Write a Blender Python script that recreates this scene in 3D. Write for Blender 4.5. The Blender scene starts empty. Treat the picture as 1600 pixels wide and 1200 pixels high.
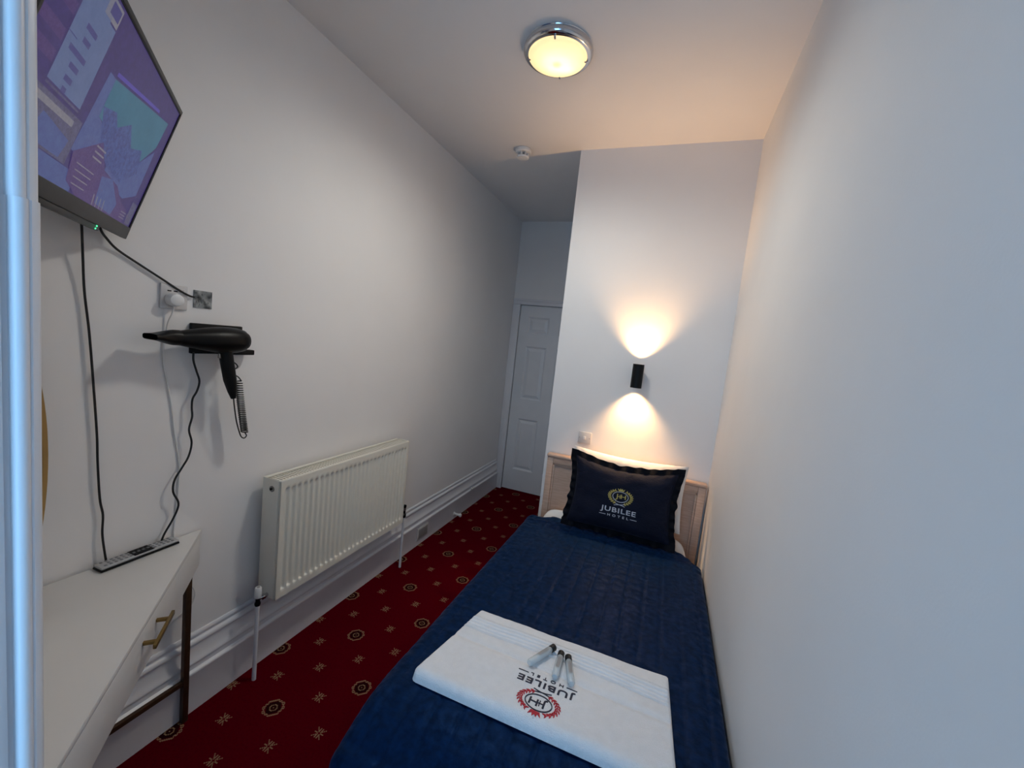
import bpy, bmesh, math, random
from mathutils import Vector, Matrix, noise

random.seed(7)
S = bpy.context.scene
COL = S.collection
PI = math.pi

# ------------------------------------------------------------------ camera
CAM_H = 1.586
F_PX, YAW, PITCH, ROLL = 643.344, -0.355210, -0.099848, 0.108083
cy, sy = math.cos(YAW), math.sin(YAW)
cp, sp = math.cos(PITCH), math.sin(PITCH)
fwd = Vector((sy * cp, cy * cp, sp))
rt = Vector((cy, -sy, 0))
up = rt.cross(fwd)
r2 = math.cos(ROLL) * rt + math.sin(ROLL) * up
u2 = -math.sin(ROLL) * rt + math.cos(ROLL) * up
cam = bpy.data.cameras.new('camera')
cam.sensor_width = 36
cam.lens = F_PX / 1600 * 36
cam.clip_start = 0.01
camo = bpy.data.objects.new('camera', cam)
mw = Matrix((r2, u2, -fwd)).transposed().to_4x4()
mw.translation = (0, 0, CAM_H)
camo.matrix_world = mw
COL.objects.link(camo)
S.camera = camo

# ------------------------------------------------------------------ world: overcast sky outside the window
W = bpy.data.worlds.new('world')
S.world = W
W.use_nodes = True
bg = W.node_tree.nodes['Background']
bg.inputs[0].default_value = (0.28, 0.61, 1.0, 1)
bg.inputs[1].default_value = 5.1

# sampling portal across the window opening (guides sky sampling, gives off nothing itself)
pl = bpy.data.lights.new('window_portal', 'AREA')
pl.shape = 'RECTANGLE'
pl.size, pl.size_y = 0.62, 1.80
pl.cycles.is_portal = True
po = bpy.data.objects.new('window_portal', pl)
po.location = (-0.277, -0.60, 1.35)
po.rotation_euler = (math.radians(90), 0, 0)
COL.objects.link(po)

S.view_settings.view_transform = 'Standard'
S.view_settings.look = 'None'
S.view_settings.exposure = 0.0
S.view_settings.gamma = 1.0
S.view_settings.use_curve_mapping = False
S.cycles.max_bounces = 8
S.cycles.diffuse_bounces = 6
CEIL_W = 46.0      # watts, ceiling lamp bulb
WALL_W = 29.5       # watts, each end of the wall lamp
WARM = (1.0, 0.58, 0.25)
CEIL_COL = (1.0, 0.985, 0.91)

# ------------------------------------------------------------------ room dimensions (metres)
XL, XR = -1.6, 0.317
YD, YB, XB = 4.10, 2.66, -0.693
H, YF = 2.832, 0.22
YW_ = -0.62

# ------------------------------------------------------------------ materials
def lin(c):
    c = c / 255.0
    return c / 12.92 if c <= 0.04045 else ((c + 0.055) / 1.055) ** 2.4

def rgb(r, g, b):
    return (lin(r), lin(g), lin(b), 1)

class X:
    """math expression on shader sockets"""
    def __init__(s, nt, sock):
        s.nt, s.s = nt, sock
    def op(s, o, *a):
        n = s.nt.nodes.new('ShaderNodeMath'); n.operation = o
        for i, v in enumerate((s,) + a):
            if isinstance(v, X): s.nt.links.new(v.s, n.inputs[i])
            else: n.inputs[i].default_value = v
        return X(s.nt, n.outputs[0])
    def __add__(s, o): return s.op('ADD', o)
    def __sub__(s, o): return s.op('SUBTRACT', o)
    def __mul__(s, o): return s.op('MULTIPLY', o)
    def __truediv__(s, o): return s.op('DIVIDE', o)
    def lt(s, o): return s.op('LESS_THAN', o)
    def gt(s, o): return s.op('GREATER_THAN', o)
    def ab(s): return s.op('ABSOLUTE')
    def fl(s): return s.op('FLOOR')
    def mx(s, o): return s.op('MAXIMUM', o)
    def mn(s, o): return s.op('MINIMUM', o)
    def rnd(s): return (s + 0.5).fl()
    def mod(s, o): return s.op('FLOORED_MODULO', o)
    def between(s, a, b): return s.gt(a) * s.lt(b)

def mat(name, col, rough=0.5, metal=0.0, var=0.06, vscale=6.0, bump=0.0, bscale=60.0, spec=0.5, sheen=0.0,
        coat=0.0, emit=None, estr=0.0, stretch=None, col2=None, rvar=0.0, sheen_tint=None):
    m = bpy.data.materials.new(name)
    m.use_nodes = True
    nt = m.node_tree
    b = nt.nodes['Principled BSDF']
    tc = nt.nodes.new('ShaderNodeTexCoord')
    src = tc.outputs['Object']
    if stretch:
        mp = nt.nodes.new('ShaderNodeMapping'); mp.inputs['Scale'].default_value = stretch
        nt.links.new(src, mp.inputs[0]); src = mp.outputs[0]
    n = nt.nodes.new('ShaderNodeTexNoise'); n.inputs['Scale'].default_value = vscale
    n.inputs['Detail'].default_value = 4
    nt.links.new(src, n.inputs['Vector'])
    mix = nt.nodes.new('ShaderNodeMix'); mix.data_type = 'RGBA'
    c2 = col2 if col2 else tuple(c * (1 - 2 * var) for c in col[:3]) + (1,)
    mix.inputs['A'].default_value = col; mix.inputs['B'].default_value = c2
    rp = nt.nodes.new('ShaderNodeValToRGB')
    rp.color_ramp.elements[0].position = 0.35; rp.color_ramp.elements[1].position = 0.68
    nt.links.new(n.outputs[0], rp.inputs[0])
    nt.links.new(rp.outputs[0], mix.inputs['Factor'])
    nt.links.new(mix.outputs['Result'], b.inputs['Base Color'])
    b.inputs['Roughness'].default_value = rough
    b.inputs['Metallic'].default_value = metal
    b.inputs['Specular IOR Level'].default_value = spec
    if rvar:
        r = X(nt, n.outputs[0]) * rvar + (rough - rvar / 2)
        nt.links.new(r.s, b.inputs['Roughness'])
    if sheen:
        b.inputs['Sheen Weight'].default_value = sheen
        b.inputs['Sheen Roughness'].default_value = 0.4
        if sheen_tint: b.inputs['Sheen Tint'].default_value = sheen_tint
    if coat:
        b.inputs['Coat Weight'].default_value = coat; b.inputs['Coat Roughness'].default_value = 0.1
    if emit:
        b.inputs['Emission Color'].default_value = emit; b.inputs['Emission Strength'].default_value = estr
    if bump:
        n2 = nt.nodes.new('ShaderNodeTexNoise'); n2.inputs['Scale'].default_value = bscale
        n2.inputs['Detail'].default_value = 5
        nt.links.new(src, n2.inputs['Vector'])
        bp = nt.nodes.new('ShaderNodeBump'); bp.inputs['Strength'].default_value = bump
        bp.inputs['Distance'].default_value = 0.004
        nt.links.new(n2.outputs[0], bp.inputs['Height'])
        nt.links.new(bp.outputs[0], b.inputs['Normal'])
    return m

M = {}
M['wall'] = mat('wall_paint', rgb(234, 232, 231), 0.72, var=0.012, vscale=3, bump=0.05, bscale=220, spec=0.3)
M['ceiling'] = mat('ceiling_paint', rgb(230, 227, 226), 0.8, var=0.012, vscale=3, bump=0.04, bscale=220, spec=0.2)
M['gloss'] = mat('white_gloss_paint', rgb(226, 226, 230), 0.32, var=0.015, vscale=8, bump=0.03, bscale=90)
M['doorwhite'] = mat('white_door_paint', rgb(222, 224, 228), 0.4, var=0.015, vscale=8, bump=0.03, bscale=120)
M['plastic'] = mat('white_plastic', rgb(228, 227, 226), 0.35, var=0.02, vscale=20)
M['offwhite'] = mat('off_white_plastic', rgb(204, 202, 202), 0.4, var=0.02, vscale=20)
M['greyplate'] = mat('grey_vent_plastic', rgb(150, 147, 146), 0.5, var=0.05, vscale=30)
M['black'] = mat('black_plastic', rgb(13, 13, 14), 0.5, var=0.15, vscale=30, bump=0.04, bscale=300, spec=0.22)
M['blackgloss'] = mat('black_gloss_plastic', rgb(9, 9, 10), 0.38, var=0.1, vscale=20, spec=0.18)
M['rubber'] = mat('black_rubber_cable', rgb(14, 14, 15), 0.5, var=0.1, vscale=60)
M['charcoal'] = mat('charcoal_bezel', rgb(62, 60, 60), 0.5, var=0.06, vscale=50, bump=0.03, bscale=400)
M['radiator'] = mat('cream_white_enamel', rgb(230, 226, 214), 0.38, var=0.012, vscale=5)
M['radinner'] = mat('grey_steel_fins', rgb(176, 170, 160), 0.5, var=0.1, vscale=30)
M['chrome'] = mat('polished_chrome', rgb(205, 205, 208), 0.12, metal=1.0, var=0.03, vscale=8)
M['nickel'] = mat('dull_steel', rgb(160, 158, 155), 0.3, metal=1.0, var=0.08, vscale=40)
M['desk'] = mat('white_laminate', rgb(216, 214, 212), 0.38, var=0.012, vscale=10)
M['brass'] = mat('brushed_brass', rgb(150, 122, 72), 0.38, metal=0.85, var=0.08, vscale=40, stretch=(1, 1, 8))
M['bronze'] = mat('dark_bronze_leg', rgb(84, 62, 46), 0.4, metal=0.6, var=0.1, vscale=40)
M['goldrim'] = mat('gold_mirror_rim', rgb(176, 140, 84), 0.45, metal=0.4, var=0.06, vscale=20)
M['mirror'] = mat('mirror_glass', rgb(220, 222, 222), 0.03, metal=1.0, var=0.01)
M['oak'] = mat('pale_pinkish_oak', rgb(206, 176, 156), 0.5, var=0.1, vscale=14, stretch=(1.0, 1, 14), bump=0.08, bscale=40,
               col2=rgb(188, 156, 136))
M['divan'] = mat('grey_divan_cloth', rgb(120, 118, 120), 0.9, var=0.1, vscale=60, bump=0.2, bscale=300)
M['sheet'] = mat('white_cotton_sheet', rgb(232, 229, 226), 0.85, var=0.02, vscale=12, bump=0.15, bscale=60)
M['velvet'] = mat('navy_crushed_velvet', rgb(10, 34, 69), 0.48, var=0.2, vscale=46, bump=0.5, bscale=48, sheen=0.06,
                  spec=0.13, col2=rgb(6, 22, 46), rvar=0.5, sheen_tint=(0.1, 0.38, 1, 1))
M['velvet'].node_tree.nodes['Principled BSDF'].inputs['Specular Tint'].default_value = (0.10, 0.38, 1, 1)
M['navy'] = mat('navy_cushion_fabric', rgb(12, 18, 38), 0.8, var=0.1, vscale=20, bump=0.5, bscale=70, sheen=0.10, spec=0.2,
                stretch=(1, 1, 2.4), sheen_tint=(0.7, 0.75, 1, 1))
M['navytrim'] = mat('dark_navy_ruffle', rgb(7, 9, 20), 0.75, var=0.15, vscale=30, bump=0.6, bscale=60, sheen=0.04, spec=0.15)
M['towel'] = mat('white_terry_cotton', rgb(236, 236, 238), 0.95, var=0.02, vscale=40, bump=0.8, bscale=340, sheen=0.2, spec=0.1)
M['towelband'] = mat('white_woven_band', rgb(230, 233, 238), 0.7, var=0.02, vscale=30, bump=0.2, bscale=500)
M['goldthread'] = mat('gold_embroidery', rgb(196, 180, 96), 0.55, var=0.12, vscale=200, bump=0.4, bscale=900)
M['silverthread'] = mat('silver_embroidery', rgb(196, 200, 212), 0.55, var=0.08, vscale=200, bump=0.4, bscale=900)
M['redthread'] = mat('red_embroidery', rgb(196, 32, 52), 0.6, var=0.12, vscale=200, bump=0.4, bscale=900)
M['navythread'] = mat('navy_embroidery', rgb(40, 42, 62), 0.6, var=0.12, vscale=200, bump=0.4, bscale=900)
M['vialcap'] = mat('black_vial_cap', rgb(14, 14, 15), 0.35, var=0.1, vscale=100)
M['viallabel'] = mat('grey_vial_label', rgb(214, 219, 222), 0.5, var=0.1, vscale=150)
M['remote'] = mat('silver_grey_remote', rgb(172, 172, 174), 0.4, var=0.04, vscale=60)
M['button'] = mat('grey_rubber_button', rgb(122, 122, 126), 0.6, var=0.08, vscale=100)
M['plaster'] = mat('bare_mottled_plaster', rgb(168, 170, 170), 0.9, vscale=38, col2=rgb(58, 62, 64), bump=0.6, bscale=80)
M['led'] = mat('green_status_light', rgb(60, 230, 150), 0.4, var=0.02, emit=(0.1, 1, 0.45, 1), estr=1.2)
M['bulb'] = mat('warm_lamp_lens', rgb(255, 220, 160), 0.4, var=0.02, emit=(1, 0.72, 0.36, 1), estr=6.0)

# translucent warm glass of the ceiling lamp
def glass_mat():
    m = bpy.data.materials.new('frosted_opal_glass'); m.use_nodes = True
    nt = m.node_tree; out = nt.nodes['Material Output']; b = nt.nodes['Principled BSDF']
    b.inputs['Base Color'].default_value = rgb(240, 225, 190); b.inputs['Roughness'].default_value = 0.25
    b.inputs['Emission Color'].default_value = (1, 0.76, 0.40, 1); b.inputs['Emission Strength'].default_value = 0.95
    tr = nt.nodes.new('ShaderNodeBsdfTranslucent'); tr.inputs[0].default_value = (0.95, 0.86, 0.62, 1)
    ns = nt.nodes.new('ShaderNodeTexNoise'); ns.inputs['Scale'].default_value = 14
    mx = nt.nodes.new('ShaderNodeMixShader')
    f = X(nt, ns.outputs[0]) * 0.05 + 0.22
    nt.links.new(f.s, mx.inputs[0])
    nt.links.new(b.outputs[0], mx.inputs[1]); nt.links.new(tr.outputs[0], mx.inputs[2])
    nt.links.new(mx.outputs[0], out.inputs[0])
    return m
M['opal'] = glass_mat()

# clear window pane / clear vial plastic
def clear_mat(name, tint, f0):
    m = bpy.data.materials.new(name); m.use_nodes = True
    nt = m.node_tree; out = nt.nodes['Material Output']; b = nt.nodes['Principled BSDF']
    b.inputs['Base Color'].default_value = tint; b.inputs['Roughness'].default_value = 0.08
    tr = nt.nodes.new('ShaderNodeBsdfTransparent')
    ns = nt.nodes.new('ShaderNodeTexNoise'); ns.inputs['Scale'].default_value = 9
    f = X(nt, ns.outputs[0]) * 0.04 + f0
    mx = nt.nodes.new('ShaderNodeMixShader')
    nt.links.new(f.s, mx.inputs[0]); nt.links.new(tr.outputs[0], mx.inputs[1]); nt.links.new(b.outputs[0], mx.inputs[2])
    nt.links.new(mx.outputs[0], out.inputs[0])
    return m
M['pane'] = clear_mat('window_glass', rgb(235, 240, 240), 0.03)
M['vial'] = clear_mat('clear_vial_plastic', rgb(228, 233, 234), 0.45)

# patterned red carpet: woven medallions and small sprigs on a lattice, drawn tuft by tuft
def carpet_mat():
    m = bpy.data.materials.new('red_medallion_carpet'); m.use_nodes = True
    nt = m.node_tree; b = nt.nodes['Principled BSDF']
    tc = nt.nodes.new('ShaderNodeTexCoord'); sp_ = nt.nodes.new('ShaderNodeSeparateXYZ')
    nt.links.new(tc.outputs['Object'], sp_.inputs[0])
    a, bb, t = 0.2435, 0.2388, 0.0046
    x = X(nt, sp_.outputs[0]) + 1.312
    y = X(nt, sp_.outputs[1]) - 2.586
    u, v = x / a, y / bb
    iu, iv = u.rnd(), v.rnd()
    par = (iu + iv).mod(2.0).gt(0.5)              # 1 -> sprig, 0 -> medallion
    px = (((u - iu) * a) / t).rnd(); py = (((v - iv) * bb) / t).rnd()
    hu, hv = u - 0.5, v - 0.5
    qx = (((hu - hu.rnd()) * a) / t).rnd(); qy = (((hv - hv.rnd()) * bb) / t).rnd()
    def sprig(p, q):
        A, B = p.ab(), q.ab()
        d = (A - B).ab().lt(0.5) * A.between(0.5, 4.5) 
        e = A.between(1.5, 4.5) * B.lt(0.5)
        g = B.between(1.5, 4.5) * A.between(0.5, 1.5)
        return d.mx(e).mx(g)
    def medal(p, q):
        A, B = p.ab(), q.ab()
        r = A.mx(B).mx((A + B) * 0.72)
        dash = ((p + q * 2.0).mod(3.0)).gt(0.5)
        outer = r.between(6.6, 8.7) * dash
        inner = r.between(2.3, 3.6)
        dot = r.lt(0.8)
        dark = r.between(3.6, 6.3).mx(r.between(0.8, 2.3))
        return outer.mx(inner).mx(dot), dark
    mc, md = medal(px, py)
    inv = par * -1.0 + 1.0
    cream = (mc * inv).mx(sprig(px, py) * par).mx(sprig(qx, qy))
    dark = md * inv
    ns = nt.nodes.new('ShaderNodeTexNoise'); ns.inputs['Scale'].default_value = 500; ns.inputs['Detail'].default_value = 2
    nl = nt.nodes.new('ShaderNodeTexNoise'); nl.inputs['Scale'].default_value = 2.5
    def mixc(f, A, Bc):
        mx = nt.nodes.new('ShaderNodeMix'); mx.data_type = 'RGBA'
        nt.links.new(f.s, mx.inputs['Factor'])
        for k, c in (('A', A), ('B', Bc)):
            if isinstance(c, tuple): mx.inputs[k].default_value = c
            else: nt.links.new(c, mx.inputs[k])
        return mx.outputs['Result']
    base = mixc(X(nt, nl.outputs[0]), rgb(88, 0, 15), rgb(76, 0, 12))
    base = mixc(X(nt, ns.outputs[0]).gt(0.56) * 0.35, base, rgb(52, 2, 10))
    c1 = mixc(dark * 0.85, base, rgb(24, 8, 10))
    c2 = mixc(cream * 0.78, c1, rgb(152, 126, 96))
    nt.links.new(c2, b.inputs['Base Color'])
    b.inputs['Roughness'].default_value = 0.95; b.inputs['Specular IOR Level'].default_value = 0.02
    bp = nt.nodes.new('ShaderNodeBump'); bp.inputs['Strength'].default_value = 0.6; bp.inputs['Distance'].default_value = 0.004
    nt.links.new(ns.outputs[0], bp.inputs['Height']); nt.links.new(bp.outputs[0], b.inputs['Normal'])
    return m
M['carpet'] = carpet_mat()

def screen_mat(name, col, col2, strength, scale=90.0):
    m = bpy.data.materials.new(name); m.use_nodes = True
    nt = m.node_tree; b = nt.nodes['Principled BSDF']
    tc = nt.nodes.new('ShaderNodeTexCoord')
    n = nt.nodes.new('ShaderNodeTexNoise'); n.inputs['Scale'].default_value = scale; n.inputs['Detail'].default_value = 6
    n.inputs['Roughness'].default_value = 0.75
    nt.links.new(tc.outputs['Object'], n.inputs['Vector'])
    rp = nt.nodes.new('ShaderNodeValToRGB')
    rp.color_ramp.elements[0].position = 0.35; rp.color_ramp.elements[1].position = 0.65
    rp.color_ramp.elements[0].color = col; rp.color_ramp.elements[1].color = col2
    nt.links.new(n.outputs[0], rp.inputs[0])
    nt.links.new(rp.outputs[0], b.inputs['Emission Color'])
    b.inputs['Emission Strength'].default_value = strength * 0.62
    b.inputs['Base Color'].default_value = (0.01, 0.01, 0.012, 1); b.inputs['Roughness'].default_value = 0.35
    return m

# ------------------------------------------------------------------ mesh helpers
WO = {}   # world origin of every object made here

class MB:
    def __init__(s, xf=None):
        s.bm = bmesh.new(); s.xf = xf; s.mi = 0
    def _add(s, verts, faces):
        if s.xf: verts = [s.xf(Vector(v)) for v in verts]
        vs = [s.bm.verts.new(v) for v in verts]
        out = []
        for f in faces:
            try:
                fc = s.bm.faces.new([vs[i] for i in f]); fc.material_index = s.mi; out.append(fc)
            except ValueError: pass
        return vs, out
    def box(s, x0, x1, y0, y1, z0, z1, bev=0.0, seg=2):
        x0, x1 = min(x0, x1), max(x0, x1); y0, y1 = min(y0, y1), max(y0, y1); z0, z1 = min(z0, z1), max(z0, z1)
        v = [(x0, y0, z0), (x1, y0, z0), (x1, y1, z0), (x0, y1, z0), (x0, y0, z1), (x1, y0, z1), (x1, y1, z1), (x0, y1, z1)]
        f = [(0, 3, 2, 1), (4, 5, 6, 7), (0, 1, 5, 4), (1, 2, 6, 5), (2, 3, 7, 6), (3, 0, 4, 7)]
        vs, fs = s._add(v, f)
        if bev:
            es = list({e for fc in fs for e in fc.edges})
            r = bmesh.ops.bevel(s.bm, geom=es, offset=bev, segments=seg, affect='EDGES', profile=0.5)
            for fc in r['faces']: fc.material_index = s.mi
        return s
    def prism(s, poly, axis, a, b, bev=0.0):
        """poly: 2-D points; axis 'x','y','z' extrude between a and b"""
        def P(p, t):
            return {'x': (t, p[0], p[1]), 'y': (p[0], t, p[1]), 'z': (p[0], p[1], t)}[axis]
        n = len(poly)
        v = [P(p, a) for p in poly] + [P(p, b) for p in poly]
        f = [tuple(range(n))[::-1], tuple(range(n, 2 * n))] + [(i, (i + 1) % n, n + (i + 1) % n, n + i) for i in range(n)]
        vs, fs = s._add(v, f)
        if bev:
            es = list({e for fc in fs for e in fc.edges})
            bmesh.ops.bevel(s.bm, geom=es, offset=bev, segments=2, affect='EDGES', profile=0.5)
        return s
    def grid(s, fn, nu, nv, closed_u=False, closed_v=False, cap=False):
        v = []
        for j in range(nv + (0 if closed_v else 1)):
            for i in range(nu + (0 if closed_u else 1)):
                v.append(tuple(fn(i / nu, j / nv)))
        w = nu + (0 if closed_u else 1); hgt = nv + (0 if closed_v else 1)
        f = []
        for j in range(nv):
            for i in range(nu):
                f.append((j * w + i, j * w + (i + 1) % w, ((j + 1) % hgt) * w + (i + 1) % w, ((j + 1) % hgt) * w + i))
        if cap:
            f.append(tuple(range(w))[::-1]); f.append(tuple((hgt - 1) * w + i for i in range(w)))
        s._add(v, f)
        return s
    def tube(s, pts, r, n=8, closed=False, cap=True, rfn=None):
        pts = [Vector(p) for p in pts]
        m = len(pts); rings = []
        prev = None
        for i, p in enumerate(pts):
            a = pts[i - 1] if (i > 0 or closed) else p
            b = pts[(i + 1) % m] if (i < m - 1 or closed) else p
            t = (b - a).normalized()
            if prev is None:
                nrm = t.orthogonal().normalized()
            else:
                nrm = (prev - t * prev.dot(t))
                nrm = nrm.normalized() if nrm.length > 1e-6 else t.orthogonal().normalized()
            prev = nrm
            bn = t.cross(nrm)
            rr = rfn(i / max(1, m - 1)) if rfn else r
            rings.append([p + (nrm * math.cos(2 * PI * k / n) + bn * math.sin(2 * PI * k / n)) * rr for k in range(n)])
        v = [q for ring in rings for q in ring]
        f = []
        for j in range(m if closed else m - 1):
            for k in range(n):
                f.append((j * n + k, j * n + (k + 1) % n, ((j + 1) % m) * n + (k + 1) % n, ((j + 1) % m) * n + k))
        if cap and not closed:
            f.append(tuple(range(n))[::-1]); f.append(tuple((m - 1) * n + k for k in range(n)))
        s._add(v, f)
        return s
    def lathe(s, prof, c, axis='z', n=32, sx=1.0, sy_=1.0):
        """prof: (radius, height) pairs along the axis from centre c"""
        c = Vector(c)
        ax = {'x': (Vector((0, 1, 0)), Vector((0, 0, 1)), Vector((1, 0, 0))),
              'y': (Vector((1, 0, 0)), Vector((0, 0, 1)), Vector((0, 1, 0))),
              'z': (Vector((1, 0, 0)), Vector((0, 1, 0)), Vector((0, 0, 1)))}[axis] if isinstance(axis, str) else axis
        v, f = [], []
        for r, h in prof:
            r = max(r, 1e-5)
            for k in range(n):
                a = 2 * PI * k / n
                v.append(c + ax[0] * (r * sx * math.cos(a)) + ax[1] * (r * sy_ * math.sin(a)) + ax[2] * h)
        for j in range(len(prof) - 1):
            for k in range(n):
                f.append((j * n + k, j * n + (k + 1) % n, (j + 1) * n + (k + 1) % n, (j + 1) * n + k))
        f.append(tuple(range(n))[::-1]); f.append(tuple((len(prof) - 1) * n + k for k in range(n)))
        s._add(v, f)
        return s
    def build(s, name, m, parent=None, origin=None, angle=35, clean=True):
        bm = s.bm
        if clean:
            bmesh.ops.remove_doubles(bm, verts=bm.verts, dist=1e-6)
        bmesh.ops.recalc_face_normals(bm, faces=bm.faces)
        o_w = WO[parent] if parent else Vector(origin or (0, 0, 0))
        for v in bm.verts: v.co -= o_w
        me = bpy.data.meshes.new(name); bm.to_mesh(me); bm.free()
        for p in me.polygons: p.use_smooth = angle > 0
        if angle > 0:
            me.set_sharp_from_angle(angle=math.radians(angle))
        for mm in (m if isinstance(m, (list, tuple)) else [m]):
            me.materials.append(mm)
        o = bpy.data.objects.new(name, me); COL.objects.link(o)
        if parent: o.parent = bpy.data.objects[parent]
        else: o.location = o_w
        WO[o.name] = o_w
        return o.name

def O(n): return bpy.data.objects[n]

def empty(name, loc):
    o = bpy.data.objects.new(name, None); COL.objects.link(o)
    o.empty_display_size = 0.05; o.location = loc; WO[o.name] = Vector(loc)
    return o.name

def tag(n, label, cat, group=None):
    o = O(n); o['label'] = label; o['category'] = cat
    if group: o['group'] = group
    return n

def struct(n, label):
    o = O(n); o['kind'] = 'structure'; o['label'] = label; o['category'] = n.split('_')[0]
    return n

def smooth_path(pts, k=6):
    """Catmull-Rom through pts"""
    p = [Vector(q) for q in pts]; p = [p[0] * 2 - p[1]] + p + [p[-1] * 2 - p[-2]]
    out = []
    for i in range(1, len(p) - 2):
        for j in range(k):
            t = j / k
            a, b, c, d = p[i - 1], p[i], p[i + 1], p[i + 2]
            out.append(0.5 * ((2 * b) + (c - a) * t + (2 * a - 5 * b + 4 * c - d) * t * t + (3 * b - a - 3 * c + d) * t ** 3))
    out.append(p[-2]); return out

def nz(x, y, z=0.0): return noise.noise(Vector((x, y, z)))
def sst(a, b, t):
    t = max(0, min(1, (t - a) / (b - a))); return t * t * (3 - 2 * t)

# ------------------------------------------------------------------ THE SETTING
T = 0.1
n = MB().box(XL - T, XR + T, YW_ - 0.1, YD + T, -0.06, 0).build('floor', M['carpet'], angle=0); struct(n, 'dark red carpet with rows of cream medallions and sprigs')
n = MB().box(XL - T, XR + T, YW_ - 0.1, YD + T, H, H + 0.06).build('ceiling', M['ceiling'], angle=0); struct(n, 'plain off white ceiling')
n = MB().box(XL - T, XL, YF - 0.12, YD + T, 0, H).build('wall_left', M['wall'], angle=0); struct(n, 'long plain white wall behind the radiator')
n = MB().box(XR, XR + T, YW_ - 0.1, YD + T, 0, H).build('wall_right', M['wall'], angle=0); struct(n, 'plain white wall running along the bed')
n = MB().box(XB, XR, YB, YD + T, 0, H).build('wall_bedhead', M['wall'], angle=0); struct(n, 'projecting white wall behind the headboard')
DX0, DX1, DZ = -1.515, -0.76, 1.985
b = MB(); b.box(XL, XB, YD, YD + T, DZ + 0.01, H); b.box(XL, DX0 - 0.012, YD, YD + T, 0, DZ + 0.01); b.box(DX1 + 0.012, XB, YD, YD + T, 0, DZ + 0.01); b.box(DX0 - 0.012, DX1 + 0.012, YD + 0.06, YD + T, 0, DZ + 0.01)  # last box: unseen backing added to stop sky light leaking round the door
n = b.build('wall_back', M['wall'], angle=0); struct(n, 'white wall around the panelled door')
XO = -0.602   # edge of the window bay opening
b = MB(); b.box(XL, XO - 0.02, YF - 0.12, YF, 0, H)
n = b.build('wall_front', M['wall'], angle=0); struct(n, 'white wall beside the window bay')
YW = -0.62      # room face of the window wall
n = MB().box(XO - 0.14, XO - 0.02, YW, YF - 0.12, 0, H).build('wall_bay', M['wall'], angle=0); struct(n, 'white side wall of the window bay')
WX0, WX1, WZ0, WZ1 = -0.59, 0.035, 0.45, 2.25
b = MB(); b.box(XO - 0.14, WX0, YW - 0.1, YW, 0, H); b.box(WX1, XR, YW - 0.1, YW, 0, H)
b.box(WX0, WX1, YW - 0.1, YW, 0, WZ0); b.box(WX0, WX1, YW - 0.1, YW, WZ1, H)
n = b.build('wall_window', M['wall'], angle=0); struct(n, 'white wall holding the sash window')
n = MB().box(0.05, XR, YW, -0.06, 0, H).build('wall_light_block', M['wall'], angle=0); struct(n, 'unseen white block added to shade the wall along the bed from the window')  # added out of view to cut the window light reaching the right wall
w = empty('window_1', (-0.28, YW - 0.05, WZ0)); struct(w, 'white sash window of the bay')
b = MB()
for z0, z1 in ((WZ0, WZ0 + 0.05), (1.28, 1.315), (WZ1 - 0.04, WZ1)): b.box(WX0, WX1, YW - 0.07, YW - 0.03, z0, z1, 0.004)
for x0, x1 in ((WX0, WX0 + 0.04), (WX1 - 0.04, WX1)): b.box(x0, x1, YW - 0.07, YW - 0.03, WZ0, WZ1, 0.004)
b.build('window_frame', M['gloss'], w)
for z0, z1 in ((WZ0 + 0.05, 1.28), (1.315, WZ1 - 0.04)):
    MB().box(WX0 + 0.04, WX1 - 0.04, YW - 0.052, YW - 0.048, z0, z1).build('pane', M['pane'], w, angle=0)

# moulded trim at the edge of the bay opening: quirk, staff bead, groove, next fillet
def trim_piece(name, z0, z1, off, label):
    prof = [(-0.66, YF + 0.012), (XO + 0.002, YF + 0.012), (XO + 0.006, YF + 0.009), (XO + 0.008, YF + 0.004), (XO + 0.0078, YF + 0.0035)]
    cx, cyy, r = XO + 0.0055, YF - 0.0040, 0.0064
    prof += [(cx + r * math.cos(a), cyy - r * math.sin(a)) for a in [math.radians(q) for q in range(-75, 80, 10)]]
    prof += [(XO + 0.002, YF - 0.0110), (XO + 0.001, YF - 0.0155), (XO + 0.008, YF - 0.0170), (XO + 0.010, YF - 0.0220), (XO + 0.010, YF - 0.12),
             (XO - 0.02, YF - 0.12), (XO - 0.02, YF), (-0.66, YF)]
    prof = [(x + off, y + off * 0.3) if i not in (len(prof) - 1, len(prof) - 2, len(prof) - 3, 0) else (x, y) for i, (x, y) in enumerate(prof)]
    prof = [(x, y - 0.009 if y > YF - 0.1 else y) for x, y in prof]
    k = MB().prism(prof, 'z', z0, z1).build(name, M['gloss'], angle=40)
    struct(k, label)
JZ = 1.672
trim_piece('trim_1', 0, JZ, 0.0022, 'lower length of moulded white trim at the edge of the picture')
trim_piece('trim_2', JZ, H, 0.0, 'upper length of moulded white trim at the edge of the picture')

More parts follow.
